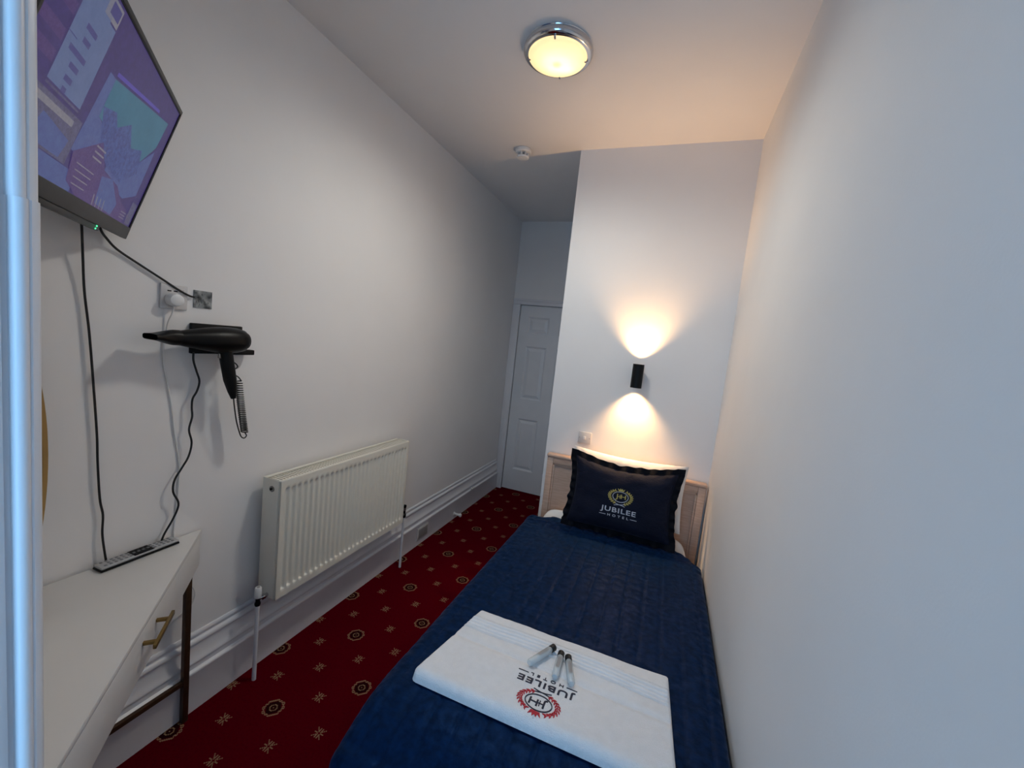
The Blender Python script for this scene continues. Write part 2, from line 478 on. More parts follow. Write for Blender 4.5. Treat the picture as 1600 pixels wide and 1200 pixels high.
# tall moulded baseboard
bbp = [(0, .318), (.005, .318), (.009, .313), (.010, .306), (.008, .300), (.005, .298), (.005, .292), (.011, .290), (.016, .284), (.017, .276),
       (.014, .269), (.010, .266), (.010, .260), (.011, .245), (.014, .228), (.019, .214), (.024, .206), (.025, .200), (.023, .195), (.020, .193), (.020, .174),
       (.022, .172), (.030, .170), (.033, .166), (.033, .160), (.031, .156), (.031, 0), (0, 0)]
n = MB().prism([(XL + p[0], p[1]) for p in bbp], 'y', YF, YD - 0.02).build('baseboard_left', M['gloss'], angle=40)
struct(n, 'tall moulded white baseboard under the radiator')
n = MB().prism([(XB - p[0], p[1]) for p in bbp], 'y', YB, YD - 0.02).build('baseboard_bedhead', M['gloss'], angle=40)
struct(n, 'moulded white baseboard along the projecting wall by the door')
n = MB().prism([(YF + p[0], p[1]) for p in bbp], 'x', XL + 0.02, -0.67).build('baseboard_front', M['gloss'], angle=40)
struct(n, 'moulded white baseboard below the corner desk')

# panelled door
d = empty('door_1', ((DX0 + DX1) / 2, YD, 0)); struct(d, 'white six panel door at the far end')
FY = YD + 0.012      # door face
stile = 0.095; mid = 0.105
colx = [(DX0 + stile, (DX0 + DX1) / 2 - mid / 2), ((DX0 + DX1) / 2 + mid / 2, DX1 - stile)]
rowz = [(0.235, 0.795), (1.005, 1.565), (1.695, 1.872)]
b = MB()
b.box(DX0, colx[0][0], FY, FY + 0.035, 0.008, DZ); b.box(colx[0][1], colx[1][0], FY, FY + 0.035, 0.008, DZ); b.box(colx[1][1], DX1, FY, FY + 0.035, 0.008, DZ)
zs = [0.008] + [q for r in rowz for q in r] + [DZ]
for (x0, x1) in colx:
    for i in range(0, len(zs), 2): b.box(x0, x1, FY, FY + 0.035, zs[i], zs[i + 1])
b.build('door_leaf', M['doorwhite'], d, angle=0)
for (x0, x1) in colx:
    for (z0, z1) in rowz:
        b = MB(); e1, e2 = 0.018, 0.05
        R0 = [(x0, FY, z0), (x1, FY, z0), (x1, FY, z1), (x0, FY, z1)]
        R1 = [(x0 + e1, FY + 0.013, z0 + e1), (x1 - e1, FY + 0.013, z0 + e1), (x1 - e1, FY + 0.013, z1 - e1), (x0 + e1, FY + 0.013, z1 - e1)]
        R2 = [(x0 + e2, FY + 0.003, z0 + e2), (x1 - e2, FY + 0.003, z0 + e2), (x1 - e2, FY + 0.003, z1 - e2), (x0 + e2, FY + 0.003, z1 - e2)]
        f = []
        for q in (0, 4): f += [(q + i, q + (i + 1) % 4, q + 4 + (i + 1) % 4, q + 4 + i) for i in range(4)]
        f.append((8, 9, 10, 11)); b._add(R0 + R1 + R2, f)
        b.build('panel', M['doorwhite'], d, angle=0)
def architrave(name, pts, label):
    # profile swept round the opening: left, top, right legs as mitred boxes
    b = MB()
    for (x0, x1, z0, z1) in pts:
        b.box(x0, x1, YD - 0.018, YD + 0.02, z0, z1, 0.004)
    return struct(b.build(name, M['gloss']), label)
architrave('trim_3', [(XL + 0.002, DX0 - 0.004, 0, DZ + 0.0045)], 'white door architrave on the radiator side')
architrave('trim_4', [(XL + 0.002, XB - 0.002, DZ + 0.005, DZ + 0.045), (XL + 0.002, XB - 0.002, DZ + 0.045, DZ + 0.065)], 'white architrave over the door')
architrave('trim_5', [(DX1 + 0.004, XB - 0.034, 0, DZ + 0.004)], 'white door architrave behind the projecting wall')

# ------------------------------------------------------------------ BED
bed = tag(empty('single_bed', (-0.18, 1.7, 0)), 'single bed with pale wood headboard against the right wall', 'bed')
HX0, HX1, HZ0, HZ1, HY = -0.660, 0.304, 0.22, 0.889, 2.605
hb = MB().box(HX0 + 0.03, HX1 - 0.03, HY + 0.010, HY + 0.03, HZ0, HZ1 - 0.03).build('headboard', M['oak'], bed)
MB().box(HX0, HX0 + 0.042, HY - 0.004, HY + 0.036, HZ0, HZ1 - 0.022, 0.004).build('stile', M['oak'], hb)
MB().box(HX1 - 0.042, HX1, HY - 0.004, HY + 0.036, HZ0, HZ1 - 0.022, 0.004).build('stile', M['oak'], hb)
MB().box(HX0 + 0.042, HX1 - 0.042, HY - 0.004, HY + 0.036, HZ1 - 0.062, HZ1 - 0.022, 0.004).build('rail', M['oak'], hb)
MB().box(HX0 - 0.003, HX1 + 0.003, HY - 0.012, HY + 0.042, HZ1 - 0.022, HZ1, 0.008, 3).build('top_moulding', M['oak'], hb)
b = MB()   # inner raised bead around the panel
for (x0, x1, z0, z1) in ((HX0 + .042, HX0 + .054, HZ0, HZ1 - .062), (HX1 - .054, HX1 - .042, HZ0, HZ1 - .062), (HX0 + .042, HX1 - .042, HZ1 - .074, HZ1 - .062)):
    b.box(x0, x1, HY + 0.002, HY + 0.014, z0, z1, 0.003)
b.build('panel_bead', M['oak'], hb)
MB().box(-0.630, 0.255, 0.84, 2.595, 0.05, 0.30, 0.012).build('divan_base', M['divan'], bed)
for x in (-0.58, 0.22):
    for y in (0.86, 2.5):
        MB().lathe([(0.022, 0), (0.025, 0.01), (0.025, 0.055)], (x, y, 0), n=14).build('foot', M['blackgloss'], bed)
# mattress in its white fitted sheet: rounded box
def rbox(u, v, c, hx, hy, hz, e1=0.22, e2=0.30):
    th = 2 * PI * u; ph = PI * (v - 0.5)
    sg = lambda w, m: math.copysign(abs(w) ** m, w)
    return (c[0] + hx * sg(math.cos(ph), e2) * sg(math.cos(th), e1), c[1] + hy * sg(math.cos(ph), e2) * sg(math.sin(th), e1), c[2] + hz * sg(math.sin(ph), e2))
def foot_sag(y):
    return 0.11 * max(0.0, (1.02 - max(y, 0.74)) / 0.28) ** 2
def msh(u, v):
    x, y, z = rbox(u, v, (-0.190, 1.698, 0.403), 0.455, 0.893, 0.112)
    if z > 0.45: z += 0.058 * sst(2.468, 2.53, y) * sst(0.45, 0.50, z)      # sheet and bolster rise towards the headboard
    if z > 0.40: z -= foot_sag(y)
    return (x, y, z)
b = MB(); b.grid(lambda u, v: msh(u, v), 128, 48, closed_u=True)
b.build('mattress', M['sheet'], bed, angle=60)

# bedspread
BX0, BX1, BY0 = -0.645, 0.268, 0.815      # flat area edges before the rounded drop (left, right, foot)
ZT = 0.537
def drape(q, r=0.052):
    if q < r * PI / 2: return r * math.sin(q / r), r * (1 - math.cos(q / r))
    e = q - r * PI / 2
    return r + 0.05 * e, r + e
def spread(u, v):
    Lx, Ly = 0.34, 0.34
    xs = BX0 - Lx + u * (BX1 - BX0 + Lx + 0.30)
    yh = 2.445 + 0.012 * math.sin(xs * 23) + 0.01 * math.sin(xs * 57 + 1)
    yh -= 0.05 * sst(BX0 + 0.10, BX0 - 0.10, xs) + 0.16 * sst(BX1 - 0.12, BX1 + 0.06, xs)
    ys = (BY0 - Ly) + v * (yh - (BY0 - Ly))
    ex = min(xs - BX0, 0) + max(xs - BX1, 0); ey = min(ys - BY0, 0)
    q = math.hypot(ex, ey)
    cx, cyy = min(max(xs, BX0), BX1), max(ys, BY0)
    h, drop = drape(q)
    if xs > BX1 and ey == 0: h = min(h, 0.036)
    dx, dy = (ex / q, ey / q) if q > 1e-9 else (0, 0)
    # quilting: stitched furrows along the bed, puffed cloth and pulled wrinkles between them
    ph = (xs + 1.0) / 0.074
    fr = abs((ph % 1.0) - 0.5) * 2
    puff = 0.0060 * (1 - fr ** 8) - 0.0060
    wr = 0.0019 * nz(xs * 9, ys * 30, 3.1) + 0.0014 * nz(xs * 26, ys * 60, 8.2) + 0.003 * nz(xs * 3, ys * 3, 1.0)
    headw = sst(yh - 0.22, yh - 0.02, ys)
    wr += headw * 0.010 * nz(xs * 7, ys * 30, 5.0)
    hang = sst(0.06, 0.3, q)
    fold = hang * 0.022 * math.sin((cx if ey else cyy) * 26 + math.atan2(ey, ex) * 5)
    off = puff + wr
    hr = h + off * min(1, q / 0.06) + fold
    dropend = 0.006 * sst(yh - 0.025, yh, ys)
    x = cx + dx * hr
    return (min(x, XR - 0.016), cyy + dy * hr, max(ZT - foot_sag(cyy) - drop + off * (1 - min(1, q / 0.06)) - dropend, 0.02))
b = MB(); b.grid(spread, 220, 260)
bs = tag(b.build('bedspread', M['velvet'], origin=(-0.18, 1.6, 0.53), angle=180), 'navy blue quilted velvet bedspread covering the bed', 'bedspread')
md = O(bs).modifiers.new('thickness', 'SOLIDIFY'); md.thickness = 0.006; md.offset = -1

# ------------------------------------------------------------------ emblem outlines (2-D, unit: wreath half-width = 1)
def text2d(s, size, cx=0, cyy=0, sx=1.0, bold=0.0, space=1.0):
    cu = bpy.data.curves.new('t', 'FONT'); cu.body = s; cu.size = size; cu.align_x = 'CENTER'; cu.align_y = 'CENTER'
    cu.offset = bold; cu.space_character = space; cu.resolution_u = 3
    ob = bpy.data.objects.new('t', cu); COL.objects.link(ob)
    bpy.context.view_layer.update()
    me = bpy.data.meshes.new_from_object(ob.evaluated_get(bpy.context.evaluated_depsgraph_get()))
    vs = [(v.co.x * sx + cx, v.co.y + cyy) for v in me.vertices]; fs = [tuple(p.vertices) for p in me.polygons]
    bpy.data.objects.remove(ob); bpy.data.curves.remove(cu); bpy.data.meshes.remove(me)
    return vs, fs
def merge(*parts):
    V, Fc = [], []
    for v, f in parts:
        o = len(V); V += list(v); Fc += [tuple(i + o for i in q) for q in f]
    return V, Fc
def leaf2d(cx, cyy, ang, L, w):
    pts = [(-.5, 0), (-.2, .42), (.15, .42), (.5, 0), (.15, -.42), (-.2, -.42)]
    return [(cx + L * p[0] * math.cos(ang) - w * p[1] * math.sin(ang), cyy + L * p[0] * math.sin(ang) + w * p[1] * math.cos(ang)) for p in pts], [tuple(range(6))]
def stroke2d(pts, w):
    V, Fc = [], []
    for i, p in enumerate(pts):
        a = Vector(pts[max(0, i - 1)]); c = Vector(pts[min(len(pts) - 1, i + 1)]); t = (c - a).normalized()
        nn = Vector((-t.y, t.x)) * w / 2
        V += [(p[0] + nn.x, p[1] + nn.y), (p[0] - nn.x, p[1] - nn.y)]
        if i: Fc.append((2 * i - 2, 2 * i - 1, 2 * i + 1, 2 * i))
    return V, Fc
ring_h = 0.72
def ell(a, b_, a0, a1, k): return [(a * math.cos(math.radians(a0 + (a1 - a0) * i / k)), b_ * math.sin(math.radians(a0 + (a1 - a0) * i / k))) for i in range(k + 1)]
EM = {}
for sgn in (-1, 1):
    wp = []
    for i in range(10):
        a = math.radians(-62 + i * 13.6)
        for rr, tilt in ((0.94, 0.6), (0.78, -0.6)):
            x, y = rr * math.cos(a), rr * 0.70 * math.sin(a)
            wp.append(leaf2d(sgn * x, y, (a + PI / 2 - tilt) if sgn > 0 else (PI - (a + PI / 2 - tilt)), 0.19, 0.07))
    st = ell(0.86, 0.60, -66, 62, 18); wp.append(stroke2d([(sgn * x, y) for x, y in st], 0.035))
    EM['laurel_branch' if sgn < 0 else 'laurel_branch_'] = merge(*wp)
EM['crown'] = ([(-.20, .50), (-.28, .74), (-.13, .62), (-.08, .78), (0, .66), (.0, .88), (.0, .66), (.08, .78), (.13, .62), (.28, .74), (.20, .50)],
               [(0, 1, 2), (0, 2, 4), (2, 3, 4), (0, 4, 10), (4, 5, 6), (6, 7, 8), (6, 8, 10), (8, 9, 10)])
EM['ring'] = stroke2d(ell(0.60, 0.44, 0, 360, 48), 0.045)
EM['stem'] = merge(stroke2d([(-.40, -.54), (-.1, -.62), (.2, -.66), (.42, -.72)], .04), stroke2d([(.40, -.54), (.1, -.62), (-.2, -.66), (-.42, -.72)], .04))
EM['monogram'] = merge(text2d('J', .56, -.24, .0, 1.25, .006), text2d('H', .56, .22, .0, 1.2, .006), stroke2d([(-.05, -.17), (-.05, .17)], .045), stroke2d([(-.2, .0), (.1, .0)], .045))
EM['lettering'] = merge(text2d('JUBILEE', .50, 0, -1.10, 1.46, .008, 1.12))
EM['small_lettering'] = merge(text2d('HOTEL', .24, 0, -1.52, 1.35, .004, 1.9), stroke2d([(-1.42, -1.52), (-.92, -1.52)], .035), stroke2d([(.92, -1.52), (1.42, -1.52)], .035))

def emblem(parent, fn, mats, scale, th=0.0012):
    for k, (V, Fc) in EM.items():
        b = MB()
        bm = b.bm
        vs = [bm.verts.new((x * scale, y * scale, 0)) for x, y in V]
        for f in Fc:
            try: bm.faces.new([vs[i] for i in f])
            except ValueError: pass
        bmesh.ops.triangulate(bm, faces=bm.faces)
        bmesh.ops.subdivide_edges(bm, edges=[e for e in bm.edges if e.calc_length() > 0.012], cuts=1)
        ext = bmesh.ops.extrude_face_region(bm, geom=list(bm.faces))
        topv = set(v for v in ext['geom'] if isinstance(v, bmesh.types.BMVert))
        for v in bm.verts:
            v.co = Vector(fn(v.co.x, v.co.y, th if v in topv else -0.0008))
        b.build(k.rstrip('_'), mats[k.rstrip('_')], parent, angle=30, clean=False)

# ------------------------------------------------------------------ PILLOWS
def cushion(name, c, Wd, Ht, tk, tilt, m, flange, pinch, rim_m, seed, back_only=False, nu=64, nv=48, sag=0.0):
    """upright cushion; c = centre of its lower edge; returns object name and front-surface function"""
    upv = Vector((0, math.sin(tilt), math.cos(tilt))); nrm = Vector((0, -math.cos(tilt), math.sin(tilt)))
    def outline(a, b_):
        x = Wd / 2 * a * (1 - pinch * 0.8 * (1 - min(1, b_ * b_)))
        kk = (1 - pinch * 2.2 * (1 - min(1, a * a))) if b_ > 0 else (1 - pinch * 0.3 * (1 - min(1, a * a)))
        z = Ht / 2 * b_ * kk
        return x, z
    def bulge(a, b_):
        return tk * (max(0, 1 - a ** 4) ** 0.55) * (max(0, 1 - b_ ** 4) ** 0.55)
    def P(a, b_, side, extra=0.0):
        x, z = outline(a, b_)
        e = max(abs(a), abs(b_))
        w = 0.0
        if e > 1:
            s_ = (a if abs(a) < abs(b_) else b_)
            w = (e - 1) * flange * (0.35 * math.sin(s_ * 34 + seed) + 0.5 * nz(s_ * 14, seed, 2)) * 6
        edge = sst(0.7, 1.0, e) * (1 - sst(1.0, 1.02, e))
        d_ = bulge(max(-1, min(1, a)), max(-1, min(1, b_))) + edge * 0.006 * nz(a * 16, b_ * 16, seed) + 0.005 * nz(a * 3, b_ * 3, seed + 4)
        base = Vector(c) + Vector((x, 0, 0)) + upv * (z + Ht / 2)
        base.z -= sag * (1 - a * a)
        return base + nrm * (side * (d_ + 0.003) + w + extra)
    nm = None
    K = 1.0 + flange
    b = MB()
    for side in (1, -1):
        b.grid(lambda u, v: P((u * 2 - 1), (v * 2 - 1), side), nu, nv)
    nm = b.build(name, m, origin=tuple(c), angle=180)
    if flange:
        b = MB()
        # ruffled flange: ring from seam to outer edge
        def ringpt(t, k):
            q = t * 4; sd = int(q) % 4; f = (q % 1) * 2 - 1
            a, b_ = [(f, -1), (1, f), (-f, 1), (-1, -f)][sd]
            ruff = 1 + flange * k * (1 + 0.30 * nz(t * 60, seed, 1) + 0.12 * math.sin(t * 240))
            x, z = outline(a, b_)
            s0 = Vector((x, 0, 0)) + upv * (z + Ht / 2)
            cen = upv * (Ht / 2)
            dv = s0 - cen
            o = Vector((math.copysign(1, a) * (1 if abs(a) >= 0.985 else 0) + 0.0, 0, 0)) + upv * (math.copysign(1, b_) * (1 if abs(b_) >= 0.985 else 0))
            o = o * (flange * Wd * 0.5 * k * (1 + 0.35 * nz(t * 40, seed, 1)))
            wv = k * 0.010 * (math.sin(t * 190 + seed) + nz(t * 70, 3, seed))
            return Vector(c) + s0 + o + nrm * wv
        N = 240
        for side in (1, -1):
            b.grid(lambda u, v: ringpt(u, v) + nrm * (0.005 * side * (1 - 0.6 * v)), N, 4, closed_u=True)
        bmesh.ops.remove_doubles(b.bm, verts=b.bm.verts, dist=1e-5)
        b.build('ruffled_edge', rim_m, nm, angle=180)
    def front(x, z, th):
        a = x / (Wd / 2); b_ = z / (Ht / 2)
        return P(a, b_, 1, th)
    return nm, front

wn, _ = cushion('pillow', (-0.143, 2.505, 0.597), 0.672, 0.392, 0.036, 0.13, M['sheet'], 0, 0.05, None, 2.0)
tag(wn, 'white pillow propped upright behind the navy cushion', 'pillow')
cn, cfront = cushion('cushion', (-0.152, 2.375, 0.572), 0.585, 0.392, 0.050, 0.20, M['navy'], 0.110, 0.105, M['navytrim'], 5.0)
tag(cn, 'navy cushion with ruffled edge and embroidered hotel crest', 'cushion')
gm = {k: M['goldthread'] for k in ('laurel_branch', 'crown', 'monogram')}
gm.update({k: M['silverthread'] for k in ('ring', 'stem', 'lettering', 'small_lettering')})
emblem(cn, lambda x, y, t: cfront(x + 0.002, y + 0.014, t), gm, 0.078)

# ------------------------------------------------------------------ TOWEL
TX = lambda y: -0.600 + (y - 1.0) * 0.150       # left edge
TXR = lambda y: 0.164 - (y - 1.0) * 0.058        # right edge
TY0, TY1 = 1.004, 1.386
def towel_top(u, v):
    y = TY0 + (TY1 - TY0) * v; x0, x1 = TX(y), TXR(y)
    dn_ = v * (TY1 - TY0); cr = 0.022
    ins = (cr - math.sqrt(cr * cr - (cr - dn_) ** 2)) if dn_ < cr else 0
    x0 += ins; x1 -= ins * 0.5; x = x0 + (x1 - x0) * u
    th = 0.034 - 0.013 * v
    ru = min(u, 1 - u) * (x1 - x0); rv0 = v * (TY1 - TY0); rv1 = (1 - v) * (TY1 - TY0)
    def rnd(d, r): return 1.0 if d >= r else math.sqrt(max(0, 1 - (1 - d / r) ** 2))
    k = rnd(ru, 0.012) * rnd(rv0, 0.030) * rnd(rv1, 0.009)
    z = th * k
    # woven border: three flat ribs
    s_ = y - (1.300 - 0.022 * (x + 0.2)) + 0.006 * math.sin(x * 9)
    for cc in (-0.034, -0.017, 0.0, 0.017, 0.034):
        z -= 0.0055 * math.exp(-((s_ - cc) / 0.0032) ** 2) * k
    z += 0.003 * math.exp(-(s_ / 0.04) ** 6) * k
    z -= 0.005 * math.exp(-((y - 1.205 + 0.03 * (x + 0.2)) / 0.010) ** 2) * k
    z += 0.0035 * nz(x * 7, y * 9, 2) * k + 0.0012 * nz(x * 40, y * 40, 5) * k
    return x, y, z
TB = ZT + 0.004
def towel_sag(x, y): return 0
b = MB()
b.grid(lambda u, v: (lambda p: (p[0], p[1], TB + p[2]))(towel_top(u, v)), 150, 190)
b.grid(lambda u, v: (lambda p: (p[0], p[1], TB))(towel_top(u, v)), 30, 20)
tw = tag(b.build('towel', M['towel'], origin=(-0.22, 1.19, TB), angle=180), 'folded white bath towel with embroidered hotel crest on the bed', 'towel')
def towel_z(x, y):
    v = max(0, min(1, (y - TY0) / (TY1 - TY0))); u = (x - TX(y)) / (TXR(y) - TX(y))
    return TB + towel_top(max(0, min(1, u)), v)[2]
# flat woven band lying just proud of the terry
def band(u, v):
    x = TX(1.3) + 0.012 + u * (TXR(1.3) - TX(1.3) - 0.024)
    y = 1.300 - 0.022 * (x + 0.2) - 0.006 * math.sin(x * 9) + (v - 0.5) * 0.058
    return (x, y, towel_z(x, y) + 0.0006)
MB().grid(band, 110, 60).build('woven_band', M['towelband'], tw, angle=180)
rm = {k: M['redthread'] for k in ('laurel_branch', 'crown')}
rm.update({k: M['navythread'] for k in ('ring', 'stem', 'monogram', 'lettering', 'small_lettering')})
ECX, ECY = -0.214, 1.076
emblem(tw, lambda x, y, t: (ECX - x, ECY - y * 0.94, towel_z(ECX - x, ECY - y * 0.94) + t + 0.0006), rm, 0.066)

# ------------------------------------------------------------------ VIALS on the towel
def vial(cap_xy, end_xy, label):
    a = Vector((cap_xy[0], cap_xy[1], 0)); e = Vector((end_xy[0], end_xy[1], 0))
    L = (e - a).length; dr = (e - a).normalized(); r = 0.0115
    zc = max(towel_z(a.x, a.y), towel_z(e.x, e.y)) + r + 0.001
    o = Vector((a.x, a.y, zc))
    t = tag(empty('toiletry_vial', (o.x, o.y, zc - r)), label, 'vial', 'toiletry vials on the towel')
    side = Vector((-dr.y, dr.x, 0)); upz = Vector((0, 0, 1)); ax = (side, upz, dr)
    MB().lathe([(0.0095, 0), (0.0112, 0.0018), (0.0114, 0.0185), (0.0098, 0.020)], o, ax, 20).build('cap', M['vialcap'], t)
    MB().lathe([(0.0075, 0.018), (0.0098, 0.021), (r, 0.026), (r, L - 0.006), (0.0085, L - 0.001), (0.0045, L)], o, ax, 24).build('tube', M['vial'], t)
    MB().lathe([(0.0078, 0.028), (0.0086, 0.032), (0.0086, L - 0.012), (0.006, L - 0.007)], o, ax, 16).build('gel', M['viallabel'], t)
    b = MB()
    def lab(u, v):
        th = math.radians(60 + 60 * u); q = o + dr * (0.035 + v * 0.045)
        return q + side * (math.cos(th) * (r + 0.0004)) + upz * (math.sin(th) * (r + 0.0004))
    b.grid(lab, 8, 2); b.build('print_strip', M['greyplate'], t, angle=180)
vial((-0.228, 1.302), (-0.283, 1.192), 'black capped clear vial lying slanted, leftmost of three on the towel')
vial((-0.200, 1.288), (-0.194, 1.176), 'black capped clear vial between the other two on the towel')
vial((-0.176, 1.283), (-0.141, 1.176), 'black capped clear vial on the towel, nearest the wall of the three')

# ------------------------------------------------------------------ RADIATOR
rad = tag(empty('radiator', (-1.51, 1.72, 0.345)), 'cream fluted panel radiator mounted on the long white wall', 'radiator')
RY0, RY1, RZ0, RZ1, RXF, RXB = 1.258, 2.190, 0.355, 0.893, -1.460, -1.552
NF = 28
def rad_front(u, v):
    y = RY0 + 0.003 + (RY1 - RY0 - 0.006) * u; z = RZ0 + (RZ1 - RZ0) * v
    ph = ((y - RY0 - 0.022) / (RY1 - RY0 - 0.044)) * NF
    dep = 0.0
    if 0 <= ph <= NF:
        fr = ph % 1.0
        prof = sst(0.12, 0.42, fr) * (1 - sst(0.58, 0.88, fr))
        ends = sst(0.034, 0.0415, z - RZ0) * (1 - sst(RZ1 - RZ0 - 0.0415, RZ1 - RZ0 - 0.034, z - RZ0))
        dep = 0.0100 * prof * ends
    return (RXF - dep, y, z)
zk = [0, .02, .034, .0365, .039, .0415, .06, .2, .35, RZ1 - RZ0 - .06, RZ1 - RZ0 - .0415, RZ1 - RZ0 - .039, RZ1 - RZ0 - .0365, RZ1 - RZ0 - .034, RZ1 - RZ0 - .02, RZ1 - RZ0]
b = MB(); NV = len(zk) - 1
b.grid(lambda u, v: rad_front(u, zk[round(v * NV)] / (RZ1 - RZ0)), NF * 12, NV)
b.box(RXF - 0.018, RXF - 0.012, RY0 + 0.003, RY1 - 0.003, RZ0, RZ1 - 0.004)
b.box(RXF - 0.014, RXF, RY0 + 0.003, RY0 + 0.0045, RZ0, RZ1); b.box(RXF - 0.014, RXF, RY1 - 0.0045, RY1 - 0.003, RZ0, RZ1)
b.box(RXF - 0.014, RXF - 0.0002, RY0 + 0.003, RY1 - 0.003, RZ1 - 0.002, RZ1); b.box(RXF - 0.014, RXF - 0.0002, RY0 + 0.003, RY1 - 0.003, RZ0, RZ0 + 0.002)
b.build('front_panel', M['radiator'], rad, angle=50)
MB().box(RXB - 0.014, RXB, RY0 + 0.004, RY1 - 0.004, RZ0 + 0.01, RZ1 - 0.005, 0.003).build('back_panel', M['radiator'], rad)
b = MB()
for k in range(56):
    y = RY0 + 0.015 + k * (RY1 - RY0 - 0.03) / 55
    b.box(RXF - 0.016, RXB, y - 0.0006, y + 0.0006, RZ0 + 0.03, RZ1 - 0.03)
n = b.build('convector_fins', M['radinner'], rad, angle=0); O(n)['kind'] = 'stuff'
gr = MB(); gr.box(RXF - 0.014, RXF - 0.002, RY0, RY1, RZ1 - 0.004, RZ1 + 0.004, 0.0025); gr.box(RXB - 0.012, RXB + 0.004, RY0, RY1, RZ1 - 0.004, RZ1 + 0.004, 0.0025)
gr = gr.build('top_grille', M['radiator'], rad)
for k in range(60):
    y = RY0 + 0.010 + k * (RY1 - RY0 - 0.020) / 59
    MB().box(RXB + 0.004, RXF - 0.014, y - 0.0048, y + 0.0048, RZ1 - 0.008, RZ1 - 0.004).build('grille_bar', M['radiator'], gr, angle=0)
for y0, y1, nm_ in ((RY0 - 0.002, RY0 + 0.002, 'side_panel'), (RY1 - 0.002, RY1 + 0.002, 'side_panel')):
    sp1 = MB().box(RXB - 0.008, RXF - 0.008, y0, y1, RZ0 + 0.005, RZ1 + 0.004, 0.0015).build(nm_, M['radiator'], rad)
    if y0 < 1.5:
        MB().lathe([(0.013, 0), (0.013, -0.003), (0.010, -0.0045), (0.009, -0.004)], (-1.505, y0, RZ1 - 0.038), 'y', 24).build('blanking_plug', M['nickel'], sp1)
        MB().lathe([(0.0055, -0.004), (0.0055, -0.008), (0.002, -0.008)], (-1.505, y0, RZ1 - 0.038), 'y', 6).build('bleed_screw', M['black'], sp1)
for y in (RY0 + 0.14, RY1 - 0.14):
    MB().box(XL + 0.0005, RXB - 0.014, y - 0.015, y + 0.015, RZ0 + 0.06, RZ1 - 0.08, 0.002).build('wall_bracket', M['nickel'], rad)
# valves and pipes belong to the radiator
vx = -1.503
v1 = MB().lathe([(0.0135, 0), (0.0145, 0.003), (0.0135, 0.042), (0.011, 0.046), (0.004, 0.046)], (vx, 1.212, 0.385), n=20).build('lockshield_valve', M['plastic'], rad)
MB().lathe([(0.004, 0), (0.0065, 0.0006), (0.0065, 0.001)], (vx, 1.212, 0.431), n=12).build('cap_slot', M['greyplate'], v1)
MB().lathe([(0.010, 0), (0.012, 0.004), (0.012, 0.014), (0.009, 0.018), (0.009, 0.038)], (vx, 1.212, 0.347), n=8).build('valve_nut', M['blackgloss'], v1)
MB().lathe([(0.007, 0.006), (0.007, 0.018), (0.012, 0.018), (0.012, 0.030), (0.009, 0.030), (0.009, 0.05)], (vx, 1.212, 0.374), 'y', 12).build('valve_tail', M['chrome'], v1)
v2 = MB().lathe([(0.009, 0), (0.012, 0.004), (0.012, 0.024), (0.008, 0.028), (0.008, 0.05)], (vx, 2.262, 0.352), n=12).build('end_valve', M['blackgloss'], rad)
MB().lathe([(0.010, 0.0), (0.010, 0.020), (0.008, 0.022)], (vx, 2.262, 0.400), n=14).build('valve_stem', M['nickel'], v2)
MB().lathe([(0.011, 0.0), (0.011, 0.014), (0.008, 0.016)], (vx, 2.262, 0.422), n=14).build('valve_cap', M['blackgloss'], v2)
MB().lathe([(0.007, -0.070), (0.010, -0.03), (0.010, -0.010), (0.007, -0.008)], (vx, 2.262, 0.374), 'y', 12).build('valve_tail', M['nickel'], v2)
for y in (1.212, 2.262):
    MB().tube([(vx, y, 0.0), (vx, y, 0.18), (vx, y, 0.355)], 0.0085, 14).build('feed_pipe', M['gloss'], rad)

# ------------------------------------------------------------------ CORNER DESK
DXB, DYA, DZT = -1.588, 1.028, 0.745
LEG = DYA - (YF + 0.005)
Axy = Vector((DXB, DYA)); Kxy = Vector((DXB, YF + 0.005)); Bxy = Vector((DXB + LEG, YF + 0.005))
desk = tag(empty('corner_desk', (-1.3, 0.5, 0)), 'white triangular corner desk with brass drawer handle below the television', 'desk')
MB().prism([tuple(Axy), tuple(Kxy), tuple(Bxy)], 'z', DZT - 0.016, DZT, 0.0012).build('desk_top', M['desk'], desk)
dd = (Bxy - Axy).normalized(); dn = Vector((-dd.y, dd.x));
if dn.x + dn.y < 0: dn = -dn
def dk(v):   # v.x along the slanted front from the radiator end, v.y outwards, v.z up
    p = Axy + dd * v.x + dn * v.y
    return Vector((p.x, p.y, v.z))
FL = (Bxy - Axy).length
MB(dk).box(0.016, 0.299, -0.016, -0.0015, 0.607, DZT - 0.0165, 0.001).build('front_panel', M['desk'], desk)
MB(dk).box(0.9515, FL - 0.016, -0.016, -0.0015, 0.607, DZT - 0.0165, 0.001).build('front_panel', M['desk'], desk)
dr_ = MB(dk).box(0.3005, 0.950, -0.016, -0.001, 0.607, DZT - 0.018, 0.001).build('drawer', M['desk'], desk)
hd = MB(dk).box(0.434, 0.580, 0.026, 0.034, 0.684, 0.697, 0.0015).build('handle', M['brass'], dr_)
for s_ in (0.459, 0.553): MB(dk).box(s_, s_ + 0.009, -0.001, 0.027, 0.686, 0.695, 0.001).build('handle_post', M['brass'], dr_)
MB().box(DXB + 0.002, DXB + 0.016, Kxy.y + 0.02, DYA - 0.03, 0.607, DZT - 0.0165).build('back_panel', M['desk'], desk, angle=0)
MB().box(DXB + 0.018, Bxy.x - 0.03, Kxy.y + 0.002, Kxy.y + 0.016, 0.607, DZT - 0.0165).build('back_panel', M['desk'], desk, angle=0)
